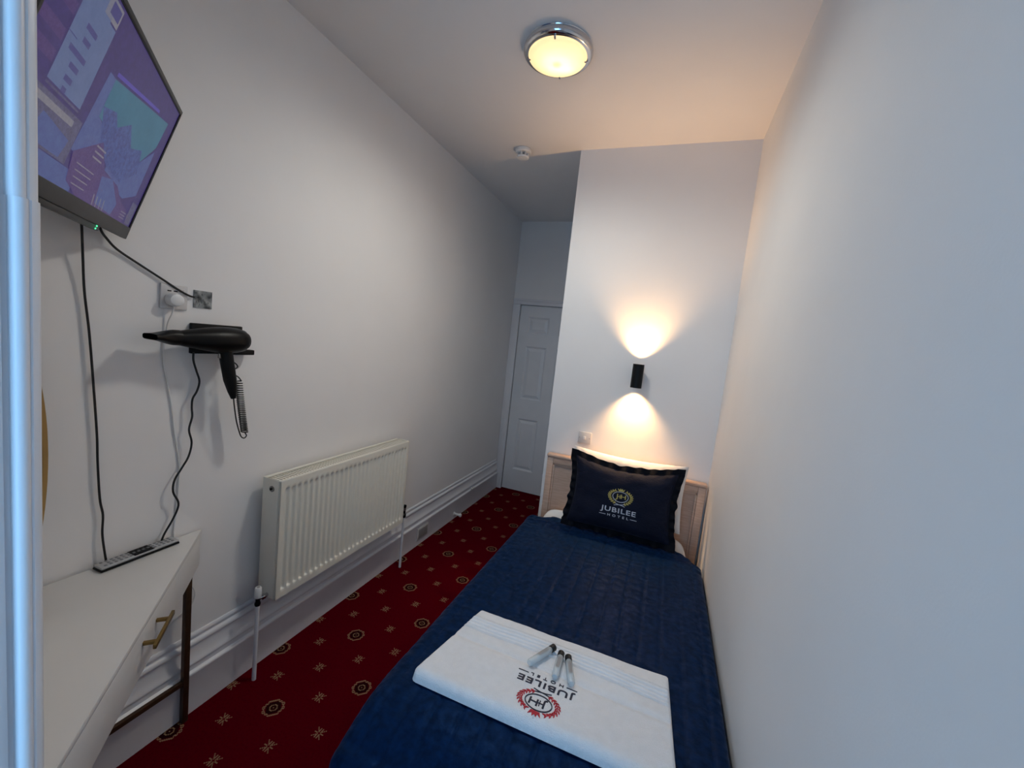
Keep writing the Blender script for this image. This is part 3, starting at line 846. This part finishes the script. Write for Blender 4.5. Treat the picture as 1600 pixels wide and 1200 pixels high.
MB().prism([(DXB + .02, DYA - .055), (DXB + .02, Kxy.y + .02), (Bxy.x - .055, Kxy.y + .02)], 'z', 0.608, 0.618).build('bottom_panel', M['desk'], desk, angle=0)
lx, ly = -1.5545, 0.962
for (x, y) in ((lx, ly), (lx, 0.272), (Bxy.x - 0.075, 0.272)):
    MB().box(x - 0.010, x + 0.010, y - 0.010, y + 0.010, 0, 0.6065, 0.0012).build('leg', M['bronze'], desk)
MB().box(lx - 0.007, lx + 0.007, 0.282, ly - 0.010, 0.158, 0.176, 0.001).build('stretcher', M['bronze'], desk)
MB().box(lx + 0.010, Bxy.x - 0.085, 0.265, 0.279, 0.158, 0.176, 0.001).build('stretcher', M['bronze'], desk)

# ------------------------------------------------------------------ MIRROR standing on the desk in the corner
mc_ = Vector((-1.366, 0.399, 1.155)); mt = Vector((-0.7071, 0.7071, 0)); mn_ = Vector((0.7071, 0.7071, 0))
mir = tag(empty('mirror', (mc_.x, mc_.y, DZT)), 'gold rimmed oval mirror standing on the corner desk, half hidden by the trim', 'mirror')
MA, MBh = 0.232, 0.408
def mring(k, du):
    return [mc_ + mt * ((MA + du) * math.cos(2 * PI * i / k)) + Vector((0, 0, (MBh + du) * math.sin(2 * PI * i / k))) for i in range(k)]
b = MB()
prof = [(0.0, 0.0), (0.0, 0.022), (-0.010, 0.026), (-0.018, 0.020), (-0.018, 0.0)]
k = 72
def rimf(u, v):
    a = 2 * PI * u; q = prof[round(v * 5) % 5]
    return mc_ + mt * ((MA + q[0]) * math.cos(a)) + Vector((0, 0, (MBh + q[0]) * math.sin(a))) + mn_ * q[1]
b.grid(rimf, k, 5, closed_u=True, closed_v=True); b.build('rim', M['goldrim'], mir, angle=40)
b = MB(); b.lathe([(0.001, 0.012), (1, 0.012), (1, 0.004), (0.001, 0.004)], mc_, (mt * (MA - 0.012), Vector((0, 0, MBh - 0.012)), mn_), 64)
b.build('mirror_glass', M['mirror'], mir, angle=40)

# ------------------------------------------------------------------ TELEVISION (tilted down, angled out of the corner)
tu = Vector((0.7645, -0.6446, 0)).normalized(); tw_ = Vector((0.2115, 0.2131, 0.9539)); tw_ = (tw_ - tu * tw_.dot(tu)).normalized()
tn = tw_.cross(tu).normalized()
if tn.x < 0: tn = -tn
TRc = Vector((-1.48495, 0.86105, 2.17356 + 0.001))
def tvx(v): return TRc + tu * v.x + tw_ * v.y + tn * v.z       # v = (left from corner, up (negative down), out)
TWd, THt = 0.722, 0.425
tv = tag(empty('television', tuple(tvx(Vector((TWd / 2, -THt, 0))))), 'flat television angled out from the corner above the desk', 'television')
MB(tvx).box(0, TWd, -THt + 0.033, 0, -0.012, -0.004, 0.002).build('casing', M['charcoal'], tv)
b = MB(tvx); b.box(0.10, TWd - 0.10, -THt + 0.012, -0.10, -0.05, -0.012, 0.012, 3); b.build('rear_housing', M['black'], tv)
b = MB(tvx)
b.box(0, TWd, -0.010, 0, -0.004, 0.003, 0.0015)
b.box(0, 0.007, -THt + 0.03, -0.010, -0.004, 0.003, 0.0012); b.box(TWd - 0.007, TWd, -THt + 0.03, -0.010, -0.004, 0.003, 0.0012)
bz = b.build('bezel', M['charcoal'], tv)
b = MB(tvx); b.box(0.007, 0.011, -THt + 0.034, -0.010, -0.003, 0.0016); b.box(0.007, TWd - 0.007, -0.0135, -0.010, -0.003, 0.0016)
b.build('inner_bezel', M['blackgloss'], bz, angle=0)
lb = MB(tvx).box(0, TWd, -THt, -THt + 0.036, -0.012, 0.0035, 0.002).build('lower_bezel', M['charcoal'], tv)
MB(tvx).box(0.19, TWd - 0.12, -THt - 0.014, -THt + 0.0005, -0.022, 0.0005, 0.003).build('sensor_strip', M['charcoal'], lb)
b = MB(tvx)
for z in (0.0008,): b.box(0.212, 0.216, -THt - 0.0045, -THt - 0.0005, z - 0.001, z + 0.0012); b.box(0.214, 0.218, -THt - 0.0115, -THt - 0.0075, z - 0.001, z + 0.0012)
b.build('status_light', M['led'], lb, angle=0)
# picture on the screen: flat regions of one image
SC = [screen_mat('screen_violet', rgb(44, 26, 96), rgb(60, 44, 116), 1.0, 60), screen_mat('screen_list', rgb(84, 102, 146), rgb(96, 112, 156), 1.0, 40),
      screen_mat('screen_teal', rgb(40, 100, 128), rgb(52, 112, 140), 1.0, 12), screen_mat('screen_text', rgb(58, 58, 122), rgb(72, 66, 130), 1.0, 200),
      screen_mat('screen_grey', rgb(66, 58, 92), rgb(96, 96, 132), 1.0, 120), screen_mat('screen_skyline', rgb(46, 40, 112), rgb(70, 96, 158), 1.0, 90),
      screen_mat('screen_bar', rgb(72, 58, 160), rgb(84, 70, 172), 1.0, 40), screen_mat('screen_light', rgb(116, 116, 132), rgb(140, 136, 146), 1.0, 120),
      screen_mat('screen_plum', rgb(64, 30, 100), rgb(84, 64, 124), 1.0, 160), screen_mat('screen_blue', rgb(78, 98, 152), rgb(66, 76, 140), 1.0, 70)]
b = MB(tvx)
def q(mi, pts, lvl):
    b.mi = mi; b._add([(p[0], p[1], 0.0002 + lvl * 0.00012) for p in pts], [tuple(range(len(pts)))])
def qr(mi, u0, u1, v0, v1, lvl): q(mi, [(u0, v0), (u1, v0), (u1, v1), (u0, v1)], lvl)
qr(0, 0.011, TWd - 0.007, -0.389, -0.0135, 0)
qr(7, 0.500, 0.560, -0.060, -0.020, 1); qr(3, 0.505, 0.545, -0.050, -0.026, 2)
qr(1, 0.500, 0.630, -0.236, -0.064, 1); qr(1, 0.53, 0.634, -0.064, -0.02, 1)
for i, (u0, u1, v0) in enumerate(((.548, .590, -.104), (.556, .584, -.128), (.548, .612, -.158), (.556, .590, -.182), (.560, .588, -.206), (.566, .582, -.226))):
    qr(3, u0, u1, v0 - 0.011, v0, 2)
qr(3, 0.60, 0.634, -0.1455, -0.1435, 3); qr(4, 0.50, 0.63, -0.2445, -0.2405, 2)
for v0 in (-0.06, -0.10, -0.15, -0.19): qr(8, 0.636, 0.71, v0 - 0.022, v0, 1)
q(6, [(0.425, -0.119), (0.150, -0.076), (0.150, -0.068), (0.425, -0.110)], 1)
q(2, [(0.424, -0.126), (0.060, -0.068), (0.070, -0.150), (0.15, -0.235), (0.30, -0.23), (0.424, -0.215)], 2)
q(9, [(0.455, -0.126), (0.424, -0.126), (0.424, -0.215), (0.30, -0.245), (0.36, -0.32), (0.47, -0.31)], 1)
q(5, [(0.424, -0.19), (0.36, -0.175), (0.33, -0.20), (0.27, -0.165), (0.22, -0.21), (0.15, -0.19), (0.12, -0.25), (0.20, -0.30), (0.30, -0.29), (0.37, -0.26)], 3)
q(9, [(0.15, -0.235), (0.30, -0.24), (0.30, -0.31), (0.14, -0.33), (0.06, -0.30), (0.065, -0.16)], 2)
q(8, [(0.46, -0.31), (0.36, -0.25), (0.30, -0.30), (0.20, -0.31), (0.14, -0.34), (0.08, -0.35), (0.08, -0.388), (0.38, -0.388), (0.44, -0.37)], 4)
q(9, [(0.30, -0.315), (0.24, -0.305), (0.16, -0.352), (0.17, -0.385), (0.28, -0.38)], 5)
for i in range(4): qr(7, 0.34 + 0.004 * i, 0.43 - 0.004 * i, -0.326 - i * 0.0145, -0.3235 - i * 0.0145, 6)
for i in range(3): qr(7, 0.33, 0.38, -0.268 - i * 0.013, -0.264 - i * 0.013, 6)
qr(4, 0.470, 0.66, -0.345, -0.252, 1); qr(7, 0.50, 0.66, -0.275, -0.262, 2); q(9, [(0.49, -0.30), (0.60, -0.285), (0.62, -0.34), (0.50, -0.34)], 2)
qr(9, 0.41, 0.68, -0.389, -0.347, 1)
for i in range(4): q(7, [(0.225 + i * 0.021, -0.388), (0.230 + i * 0.021, -0.388), (0.238 + i * 0.021, -0.362), (0.233 + i * 0.021, -0.362)], 7)
for i in range(3): qr(7, 0.075, 0.115, -0.362 - i * 0.008, -0.3595 - i * 0.008, 7)
qr(4, 0.02, 0.06, -0.385, -0.32, 2)
b.build('screen', SC, tv, angle=0, clean=False)
bc = tvx(Vector((0.36, -0.2, -0.05)))
b = MB(); b.tube([bc, Vector((-1.45, 0.42, bc.z)), Vector((XL + 0.012, 0.40, bc.z))], 0.016, 12)
ar = b.build('bracket_arm', M['black'], tv)
MB().box(XL, XL + 0.012, 0.36, 0.44, bc.z - 0.1, bc.z + 0.1, 0.003).build('bracket_plate', M['black'], ar)

# ------------------------------------------------------------------ SOCKET, PLUG, PATCH
so = tag(empty('wall_socket', (XL, 0.915, 1.615)), 'white wall socket with charging ports below the television', 'socket')
pt = MB().box(XL, XL + 0.009, 0.874, 0.956, 1.574, 1.657, 0.003).build('face_plate', M['offwhite'], so)
for y in (0.899, 0.918):
    MB().box(XL + 0.0086, XL + 0.0094, y - 0.006, y + 0.006, 1.633, 1.637).build('charging_port', M['black'], pt, angle=0)
MB().box(XL + 0.009, XL + 0.012, 0.934, 0.946, 1.630, 1.644, 0.001).build('rocker_switch', M['plastic'], pt)
MB().box(XL + 0.012, XL + 0.0124, 0.936, 0.944, 1.640, 1.642).build('switch_mark', M['nickel'], pt, angle=0)
pg = tag(empty('plug', (XL + 0.012, 0.908, 1.606)), 'white plug with white flex pushed into the wall socket', 'plug')
b = MB(); b.lathe([(0.020, 0.0), (0.0255, 0.002), (0.0255, 0.016), (0.021, 0.028), (0.013, 0.031)], (XL + 0.010, 0.908, 1.606), 'x', 24, 1.0, 0.86)
b.build('plug_body', M['plastic'], pg)
cx_ = XL + 0.0045
wc = [(XL + 0.024, .906, 1.588), (XL + 0.018, .904, 1.560), (cx_ + .004, .895, 1.515), (cx_, .888, 1.407), (cx_, .903, 1.318), (cx_, .919, 1.227), (cx_, .927, 1.150), (cx_, .946, 1.030), (cx_, .946, .94),
      (cx_, .940, .845), (cx_, .935, .75), (cx_, .955, .62), (cx_, .990, .545), (cx_ + .004, 1.012, .49), (cx_ + .004, 0.998, .445), (cx_, .95, .42), (cx_, .90, .38), (cx_ + 0.0, .88, .34)]
MB().tube(smooth_path(wc), 0.0026, 8).build('flex', M['plastic'], pg)
b = MB()
b.box(XL, XL + 0.003, 0.979, 1.042, 1.588, 1.650, 0.0008)
for i in range(26):
    y, z = random.uniform(.982, 1.034), random.uniform(1.591, 1.642)
    b.box(XL + 0.003, XL + 0.0035 + random.random() * 0.002, y, y + random.uniform(.003, .008), z, z + random.uniform(.003, .008))
tag(b.build('wall_patch', M['plaster'], origin=(XL, 1.01, 1.62), angle=0), 'bare mottled grey square patch beside the wall socket', 'patch')

# ------------------------------------------------------------------ CABLES
def cable(name, pts, r, label, m='rubber'):
    n = MB().tube(smooth_path(pts), r, 8).build(name, M[m], origin=tuple(pts[-1]))
    return tag(n, label, 'cable')
zt = DZT + 0.0032
cable('television_cable', [(-1.545, .655, 1.80), (-1.560, .664, 1.775), (-1.578, .674, 1.70), (-1.588, .682, 1.60), (-1.588, .693, 1.482), (-1.588, .703, 1.33), (-1.588, .712, 1.173), (-1.588, .714, 1.09), (-1.588, .720, .968),
      (-1.588, .728, .91), (-1.586, .726, .85), (-1.584, .732, .78), (-1.580, .735, zt)], 0.0032, 'thin black cable hanging from the television to the desk')
cable('power_cable', [(-1.540, .69, 1.80), (-1.552, .702, 1.776), (-1.575, .725, 1.760), (-1.590, .757, 1.736), (-1.592, .812, 1.705), (-1.591, .872, 1.672), (-1.588, .928, 1.640), (-1.588, .958, 1.627), (-1.593, .978, 1.624)], 0.0034,
      'black cable running from the television across to the bare patch')
cable('flex_cable', [(-1.575, .970, 1.43), (-1.575, .971, 1.40), (-1.575, .982, 1.362), (-1.575, .993, 1.325), (-1.575, .986, 1.29), (-1.575, .972, 1.262), (-1.575, .970, 1.23), (-1.575, .972, 1.195), (-1.575, .963, 1.149), (-1.575, .973, 1.10),
      (-1.575, .964, 1.05), (-1.575, .943, 1.012), (-1.575, .920, .972), (-1.575, .917, .93), (-1.575, .934, .888), (-1.575, .932, .86), (-1.575, .915, .822), (-1.576, .893, .783), (-1.578, .882, zt)], 0.0034,
      'wavy black cable hanging from the hair dryer holder to the desk')

# ------------------------------------------------------------------ HAIR DRYER AND HOLDER
hx = XL
ho = tag(empty('dryer_holder', (hx, 1.06, 1.43)), 'black wall plate holding the hair dryer', 'holder')
MB().box(hx, hx + 0.016, .968, 1.154, 1.424, 1.533, 0.003).build('back_plate', M['black'], ho)
MB().box(hx + 0.0155, hx + 0.046, 1.085, 1.186, 1.424, 1.444, 0.003).build('ledge', M['black'], ho)
hdc = Vector((-1.520, 0, 1.482))
dr = tag(empty('hair_dryer', (hdc.x, 1.03, 1.265)), 'black hair dryer with nozzle and coiled cord hung on the wall', 'hair dryer')
prof = [(0.012, 1.122), (0.030, 1.119), (0.040, 1.108), (0.0455, 1.085), (0.0475, 1.055), (0.0465, 1.02), (0.042, .985), (0.036, .95), (0.0295, .915), (0.0255, .895), (0.0245, .886)]
MB().lathe(prof, (hdc.x, 0, hdc.z), 'y', 32).build('barrel', M['blackgloss'], dr, angle=50)
b = MB()
for rr in (0.030, 0.022, 0.014):
    b.tube([(hdc.x + rr * math.cos(a), 1.120 + (0.030 - rr) * 0.10, hdc.z + rr * math.sin(a)) for a in [2 * PI * i / 24 for i in range(24)]], 0.0013, 6, closed=True)
b.build('rear_grille', M['black'], dr)
def noz(u, v):
    a = 2 * PI * u
    y = .890 - .082 * v
    rz = 0.0255 * (1 - sst(0.15, 1, v)) + 0.0095 * sst(0.15, 1, v); rx = 0.0255 * (1 - sst(0.15, 1, v)) + 0.038 * sst(0.15, 1, v)
    sg = lambda w, m_: math.copysign(abs(w) ** m_, w)
    e = 1 - 0.45 * v
    return (hdc.x + rx * sg(math.cos(a), e), y, hdc.z + 0.001 + rz * sg(math.sin(a), e))
MB().grid(noz, 32, 10, closed_u=True).build('nozzle', M['blackgloss'], dr, angle=60)
hpath = [(hdc.x, 1.043, 1.455), (hdc.x, 1.047, 1.43), (hdc.x, 1.056, 1.385), (hdc.x, 1.066, 1.335), (hdc.x, 1.076, 1.29), (hdc.x, 1.082, 1.262)]
MB().tube(hpath, 0, 18, rfn=lambda t: 0.0235 - 0.003 * t if t < 0.6 else 0.0217 - (t - 0.6) * 0.033).build('handle', M['black'], dr, angle=50)
MB().box(hdc.x - 0.004, hdc.x + 0.004, 1.020, 1.030, 1.415, 1.432, 0.002).build('slide_switch', M['nickel'], dr)
MB().tube([(hdc.x, 1.084 + 0.008 * math.sin(a), 1.293 + 0.022 * math.cos(a)) for a in [PI * i / 14 for i in range(15)]], 0.0022, 6).build('hanging_loop', M['rubber'], dr)
cpts = smooth_path([(hdc.x, 1.082, 1.266), (hdc.x - .002, 1.090, 1.22), (hdc.x - .006, 1.103, 1.165), (hdc.x - .01, 1.120, 1.118), (hdc.x - .012, 1.130, 1.100), (hdc.x - .012, 1.142, 1.094), (hdc.x - .012, 1.150, 1.103), (hdc.x - .012, 1.143, 1.115)])
NT = 26
for i in range(NT * 12 + 1):
    t = i / (NT * 12); a = 2 * PI * NT * t
    cpts.append(Vector((hdc.x - 0.012 + 0.0115 * math.sin(a), 1.141 - 0.033 * t + 0.0115 * math.cos(a), 1.118 + 0.185 * (t ** 1.0) * (1 + 0.12 * t * t))))
last = cpts[-1]
cpts += smooth_path([last, (hdc.x - .02, 1.112, 1.340), (hdc.x - .022, 1.094, 1.352), (hdc.x - .02, 1.090, 1.366), (hdc.x - .02, 1.108, 1.380), (hdc.x - .028, 1.098, 1.396), (hdc.x - .04, 1.074, 1.402), (XL + 0.03, 1.06, 1.424)])
MB().tube(cpts, 0.0024, 6).build('coiled_cord', M['rubber'], dr)

# ------------------------------------------------------------------ REMOTE CONTROL
ra, rb_ = Vector((-1.5575, .700, 0)), Vector((-1.563, .922, 0))
rd = (rb_ - ra).normalized(); rs = Vector((rd.y, -rd.x, 0)); RL = (rb_ - ra).length
def rx_(v):
    p = ra + rd * v.x + rs * v.y
    return Vector((p.x, p.y, DZT + 0.0005 + v.z))
rc = tag(empty('remote_control', tuple(rx_(Vector((RL / 2, 0, 0))))), 'silver grey remote control with black button area on the desk', 'remote')
MB(rx_).box(0, RL, -0.023, 0.023, 0, 0.007, 0.003).build('lower_shell', M['black'], rc)
MB(rx_).box(0.001, RL - 0.001, -0.022, 0.022, 0.0071, 0.016, 0.004, 3).build('upper_shell', M['remote'], rc)
MB(rx_).box(0.088, 0.145, -0.0215, 0.0215, 0.0155, 0.0166, 0.0005).build('button_panel', M['blackgloss'], rc)
for r_ in range(15):
    s_ = 0.016 + r_ * 0.0134
    blk = 0.086 < s_ < 0.146
    for c_ in (-0.013, 0, 0.013):
        if r_ == 0 and c_ == 0: continue
        bb_ = MB(rx_); z0 = 0.0164 if blk else 0.0158
        bb_.box(s_ - 0.0035, s_ + 0.0035, c_ - 0.0042, c_ + 0.0042, z0, z0 + 0.0014, 0.0005, 1)
        bb_.build('button', M['black'] if blk and c_ else M['button'], rc, angle=0)

# ------------------------------------------------------------------ CEILING LAMP
lc = Vector((-0.608, 1.762, H))
cl = tag(empty('ceiling_lamp', tuple(lc)), 'round chrome rimmed ceiling lamp with warm frosted glass', 'lamp')
MB().lathe([(0.108, -0.0005), (0.112, -0.006), (0.112, -0.022), (0.108, -0.024), (0.06, -0.022)], lc, n=48).build('base_pan', M['plastic'], cl)
rp_ = [(0.138, -0.001)] + [(0.130 + 0.0165 * math.cos(a), -0.020 - 0.017 * math.sin(a)) for a in [math.radians(q_) for q_ in range(-70, 100, 12)]] + [(0.124, -0.038), (0.1215, -0.030), (0.124, -0.016), (0.124, -0.004), (0.138, -0.001)]
b = MB()
b.grid(lambda u, v: lc + Vector((rp_[round(v * (len(rp_) - 1))][0] * math.cos(2 * PI * u), rp_[round(v * (len(rp_) - 1))][0] * math.sin(2 * PI * u), rp_[round(v * (len(rp_) - 1))][1])), 72, len(rp_) - 1, closed_u=True)
b.build('chrome_ring', M['chrome'], cl, angle=50)
gp = [(0.1225, -0.026), (0.1225, -0.040), (0.119, -0.0445), (0.103, -0.0475), (0.101, -0.0495), (0.084, -0.056), (0.058, -0.0625), (0.030, -0.066), (0.0005, -0.067)]
b = MB(); b.grid(lambda u, v: lc + Vector((gp[round(v * (len(gp) - 1))][0] * math.cos(2 * PI * u), gp[round(v * (len(gp) - 1))][0] * math.sin(2 * PI * u), gp[round(v * (len(gp) - 1))][1])), 64, len(gp) - 1, closed_u=True)
b.build('glass_diffuser', M['opal'], cl, angle=40)
for a in (20, 100, 190, 280):
    a = math.radians(a); c0 = lc + Vector((0.1255 * math.cos(a), 0.1255 * math.sin(a), -0.040))
    b = MB(lambda v, a=a, c0=c0: c0 + Vector((v.x * math.cos(a) - v.y * math.sin(a), v.x * math.sin(a) + v.y * math.cos(a), v.z)))
    b.box(-0.012, 0.003, -0.004, 0.004, -0.0065, 0.002, 0.0015); b.build('glass_clip', M['chrome'], cl)
L = bpy.data.lights.new('ceiling_bulb', 'SPOT'); L.energy = CEIL_W; L.color = CEIL_COL; L.shadow_soft_size = 0.10; L.spot_size = math.radians(178); L.spot_blend = 0.85
lo = bpy.data.objects.new('ceiling_bulb', L); COL.objects.link(lo); lo.parent = O(cl); lo.location = (0, 0, -0.086)
L = bpy.data.lights.new('glowing_bulb', 'POINT'); L.energy = 0.10; L.color = (1, 0.8, 0.5); L.shadow_soft_size = 0.01
lo = bpy.data.objects.new('glowing_bulb', L); COL.objects.link(lo); lo.parent = O(cl); lo.location = (0.030, 0.050, -0.034)

# ------------------------------------------------------------------ SMOKE DETECTOR
sc_ = Vector((-1.058, 2.600, H))
sd = tag(empty('smoke_detector', tuple(sc_)), 'small white smoke detector on the ceiling', 'detector')
MB().lathe([(0.048, 0), (0.052, -0.003), (0.052, -0.020), (0.047, -0.026)], sc_, n=36).build('base', M['plastic'], sd)
MB().lathe([(0.020, -0.026), (0.020, -0.046)], sc_, n=20).build('chamber', M['greyplate'], sd)
for i in range(8):
    a = 2 * PI * i / 8
    MB(lambda v, a=a: sc_ + Vector((v.x * math.cos(a) - v.y * math.sin(a), v.x * math.sin(a) + v.y * math.cos(a), v.z))).box(0.022, 0.038, -0.004, 0.004, -0.047, -0.0255, 0.001).build('rib', M['plastic'], sd)
MB().lathe([(0.038, -0.046), (0.040, -0.049), (0.036, -0.056), (0.012, -0.058)], sc_, n=32).build('cap', M['plastic'], sd)

# ------------------------------------------------------------------ WALL LAMP (up and down light)
wx, wy, wz0, wz1, wr = -0.165, YB - 0.068, 1.395, 1.538, 0.033
wl = tag(empty('wall_lamp', (wx, YB, (wz0 + wz1) / 2)), 'black cylinder wall lamp shining up and down over the bed', 'lamp')
b = MB()
tp = [(wr, wz0), (wr, wz1), (wr - 0.0025, wz1), (wr - 0.0025, (wz0 + wz1) / 2 + 0.01), (0.001, (wz0 + wz1) / 2 + 0.01), (0.001, (wz0 + wz1) / 2 - 0.01), (wr - 0.0025, (wz0 + wz1) / 2 - 0.01), (wr - 0.0025, wz0), (wr, wz0)]
b.grid(lambda u, v: (wx + tp[round(v * 8)][0] * math.cos(2 * PI * u), wy + tp[round(v * 8)][0] * math.sin(2 * PI * u), tp[round(v * 8)][1]), 40, 8, closed_u=True)
b.build('cylinder_shade', M['black'], wl, angle=40)
MB().box(wx - 0.018, wx + 0.018, wy + wr - 0.003, YB - 0.008, (wz0 + wz1) / 2 - 0.03, (wz0 + wz1) / 2 + 0.03, 0.002).build('mount_arm', M['black'], wl)
MB().box(wx - 0.026, wx + 0.026, YB - 0.010, YB, (wz0 + wz1) / 2 - 0.045, (wz0 + wz1) / 2 + 0.045, 0.002).build('mount_plate', M['black'], wl)
for sgn, ze in ((1, wz1), (-1, wz0)):
    MB().lathe([(0.012, 0), (0.024, sgn * 0.018), (0.024, sgn * 0.02), (0.002, sgn * 0.02)], (wx, wy, ze - sgn * 0.058), n=24).build('reflector_bulb', M['bulb'], wl)
    L = bpy.data.lights.new('lamp_beam', 'SPOT'); L.energy = WALL_W; L.color = WARM; L.spot_size = math.radians(102); L.spot_blend = 1.0; L.shadow_soft_size = 0.016
    lo = bpy.data.objects.new('lamp_beam', L); COL.objects.link(lo); lo.parent = O(wl)
    lo.location = (0, wy - YB, ze - sgn * 0.026 - (wz0 + wz1) / 2)
    lo.rotation_euler = (math.radians(180) if sgn > 0 else 0, 0, 0)

# ------------------------------------------------------------------ SWITCH BY THE BED
sw = tag(empty('light_switch', (-0.44, YB, 1.02)), 'light switch plate on the wall above the headboard', 'switch')
pl_ = MB().box(-0.484, -0.400, YB - 0.009, YB, 0.984, 1.060, 0.0025).build('face_plate', M['offwhite'], sw)
MB().box(-0.450, -0.434, YB - 0.014, YB - 0.009, 1.010, 1.034, 0.002).build('rocker', M['plastic'], pl_)
for x in (-0.474, -0.410):
    MB().lathe([(0.003, 0), (0.003, -0.0008), (0.001, -0.001)], (x, YB - 0.009, 1.022), 'y', 10).build('screw', M['nickel'], pl_)

# ------------------------------------------------------------------ BASEBOARD FITTINGS
bf = XL + 0.031
vn = tag(empty('baseboard_socket', (bf, 2.62, 0.09)), 'small grey plate fixed to the baseboard beside the radiator pipe', 'plate')
p1 = MB().box(bf, bf + 0.006, 2.548, 2.694, 0.042, 0.136, 0.002).build('plate', M['offwhite'], vn)
MB().box(bf + 0.006, bf + 0.0085, 2.562, 2.680, 0.054, 0.124, 0.001).build('grey_cover', M['greyplate'], p1)
ds = tag(empty('door_stop', (bf, 3.13, 0.03)), 'small white door stop low on the baseboard', 'door stop')
MB().lathe([(0.018, 0), (0.018, 0.004), (0.010, 0.008), (0.009, 0.05)], (bf, 3.13, 0.045), 'x', 18).build('post', M['plastic'], ds)
MB().lathe([(0.012, 0.05), (0.016, 0.054), (0.016, 0.066), (0.012, 0.070)], (bf, 3.13, 0.045), 'x', 18).build('bumper', M['plastic'], ds)
ck = tag(empty('cable_clip', (XL + 0.033, 3.45, 0.16)), 'tiny white clip on the baseboard edge near the door', 'clip')
MB().box(XL + 0.026, XL + 0.046, 3.43, 3.48, 0.1715, 0.186, 0.003).build('clip_body', M['plastic'], ck)
MB().lathe([(0.004, 0), (0.004, 0.003), (0.001, 0.004)], (XL + 0.036, 3.455, 0.186), 'z', 10).build('nail_head', M['nickel'], ck)
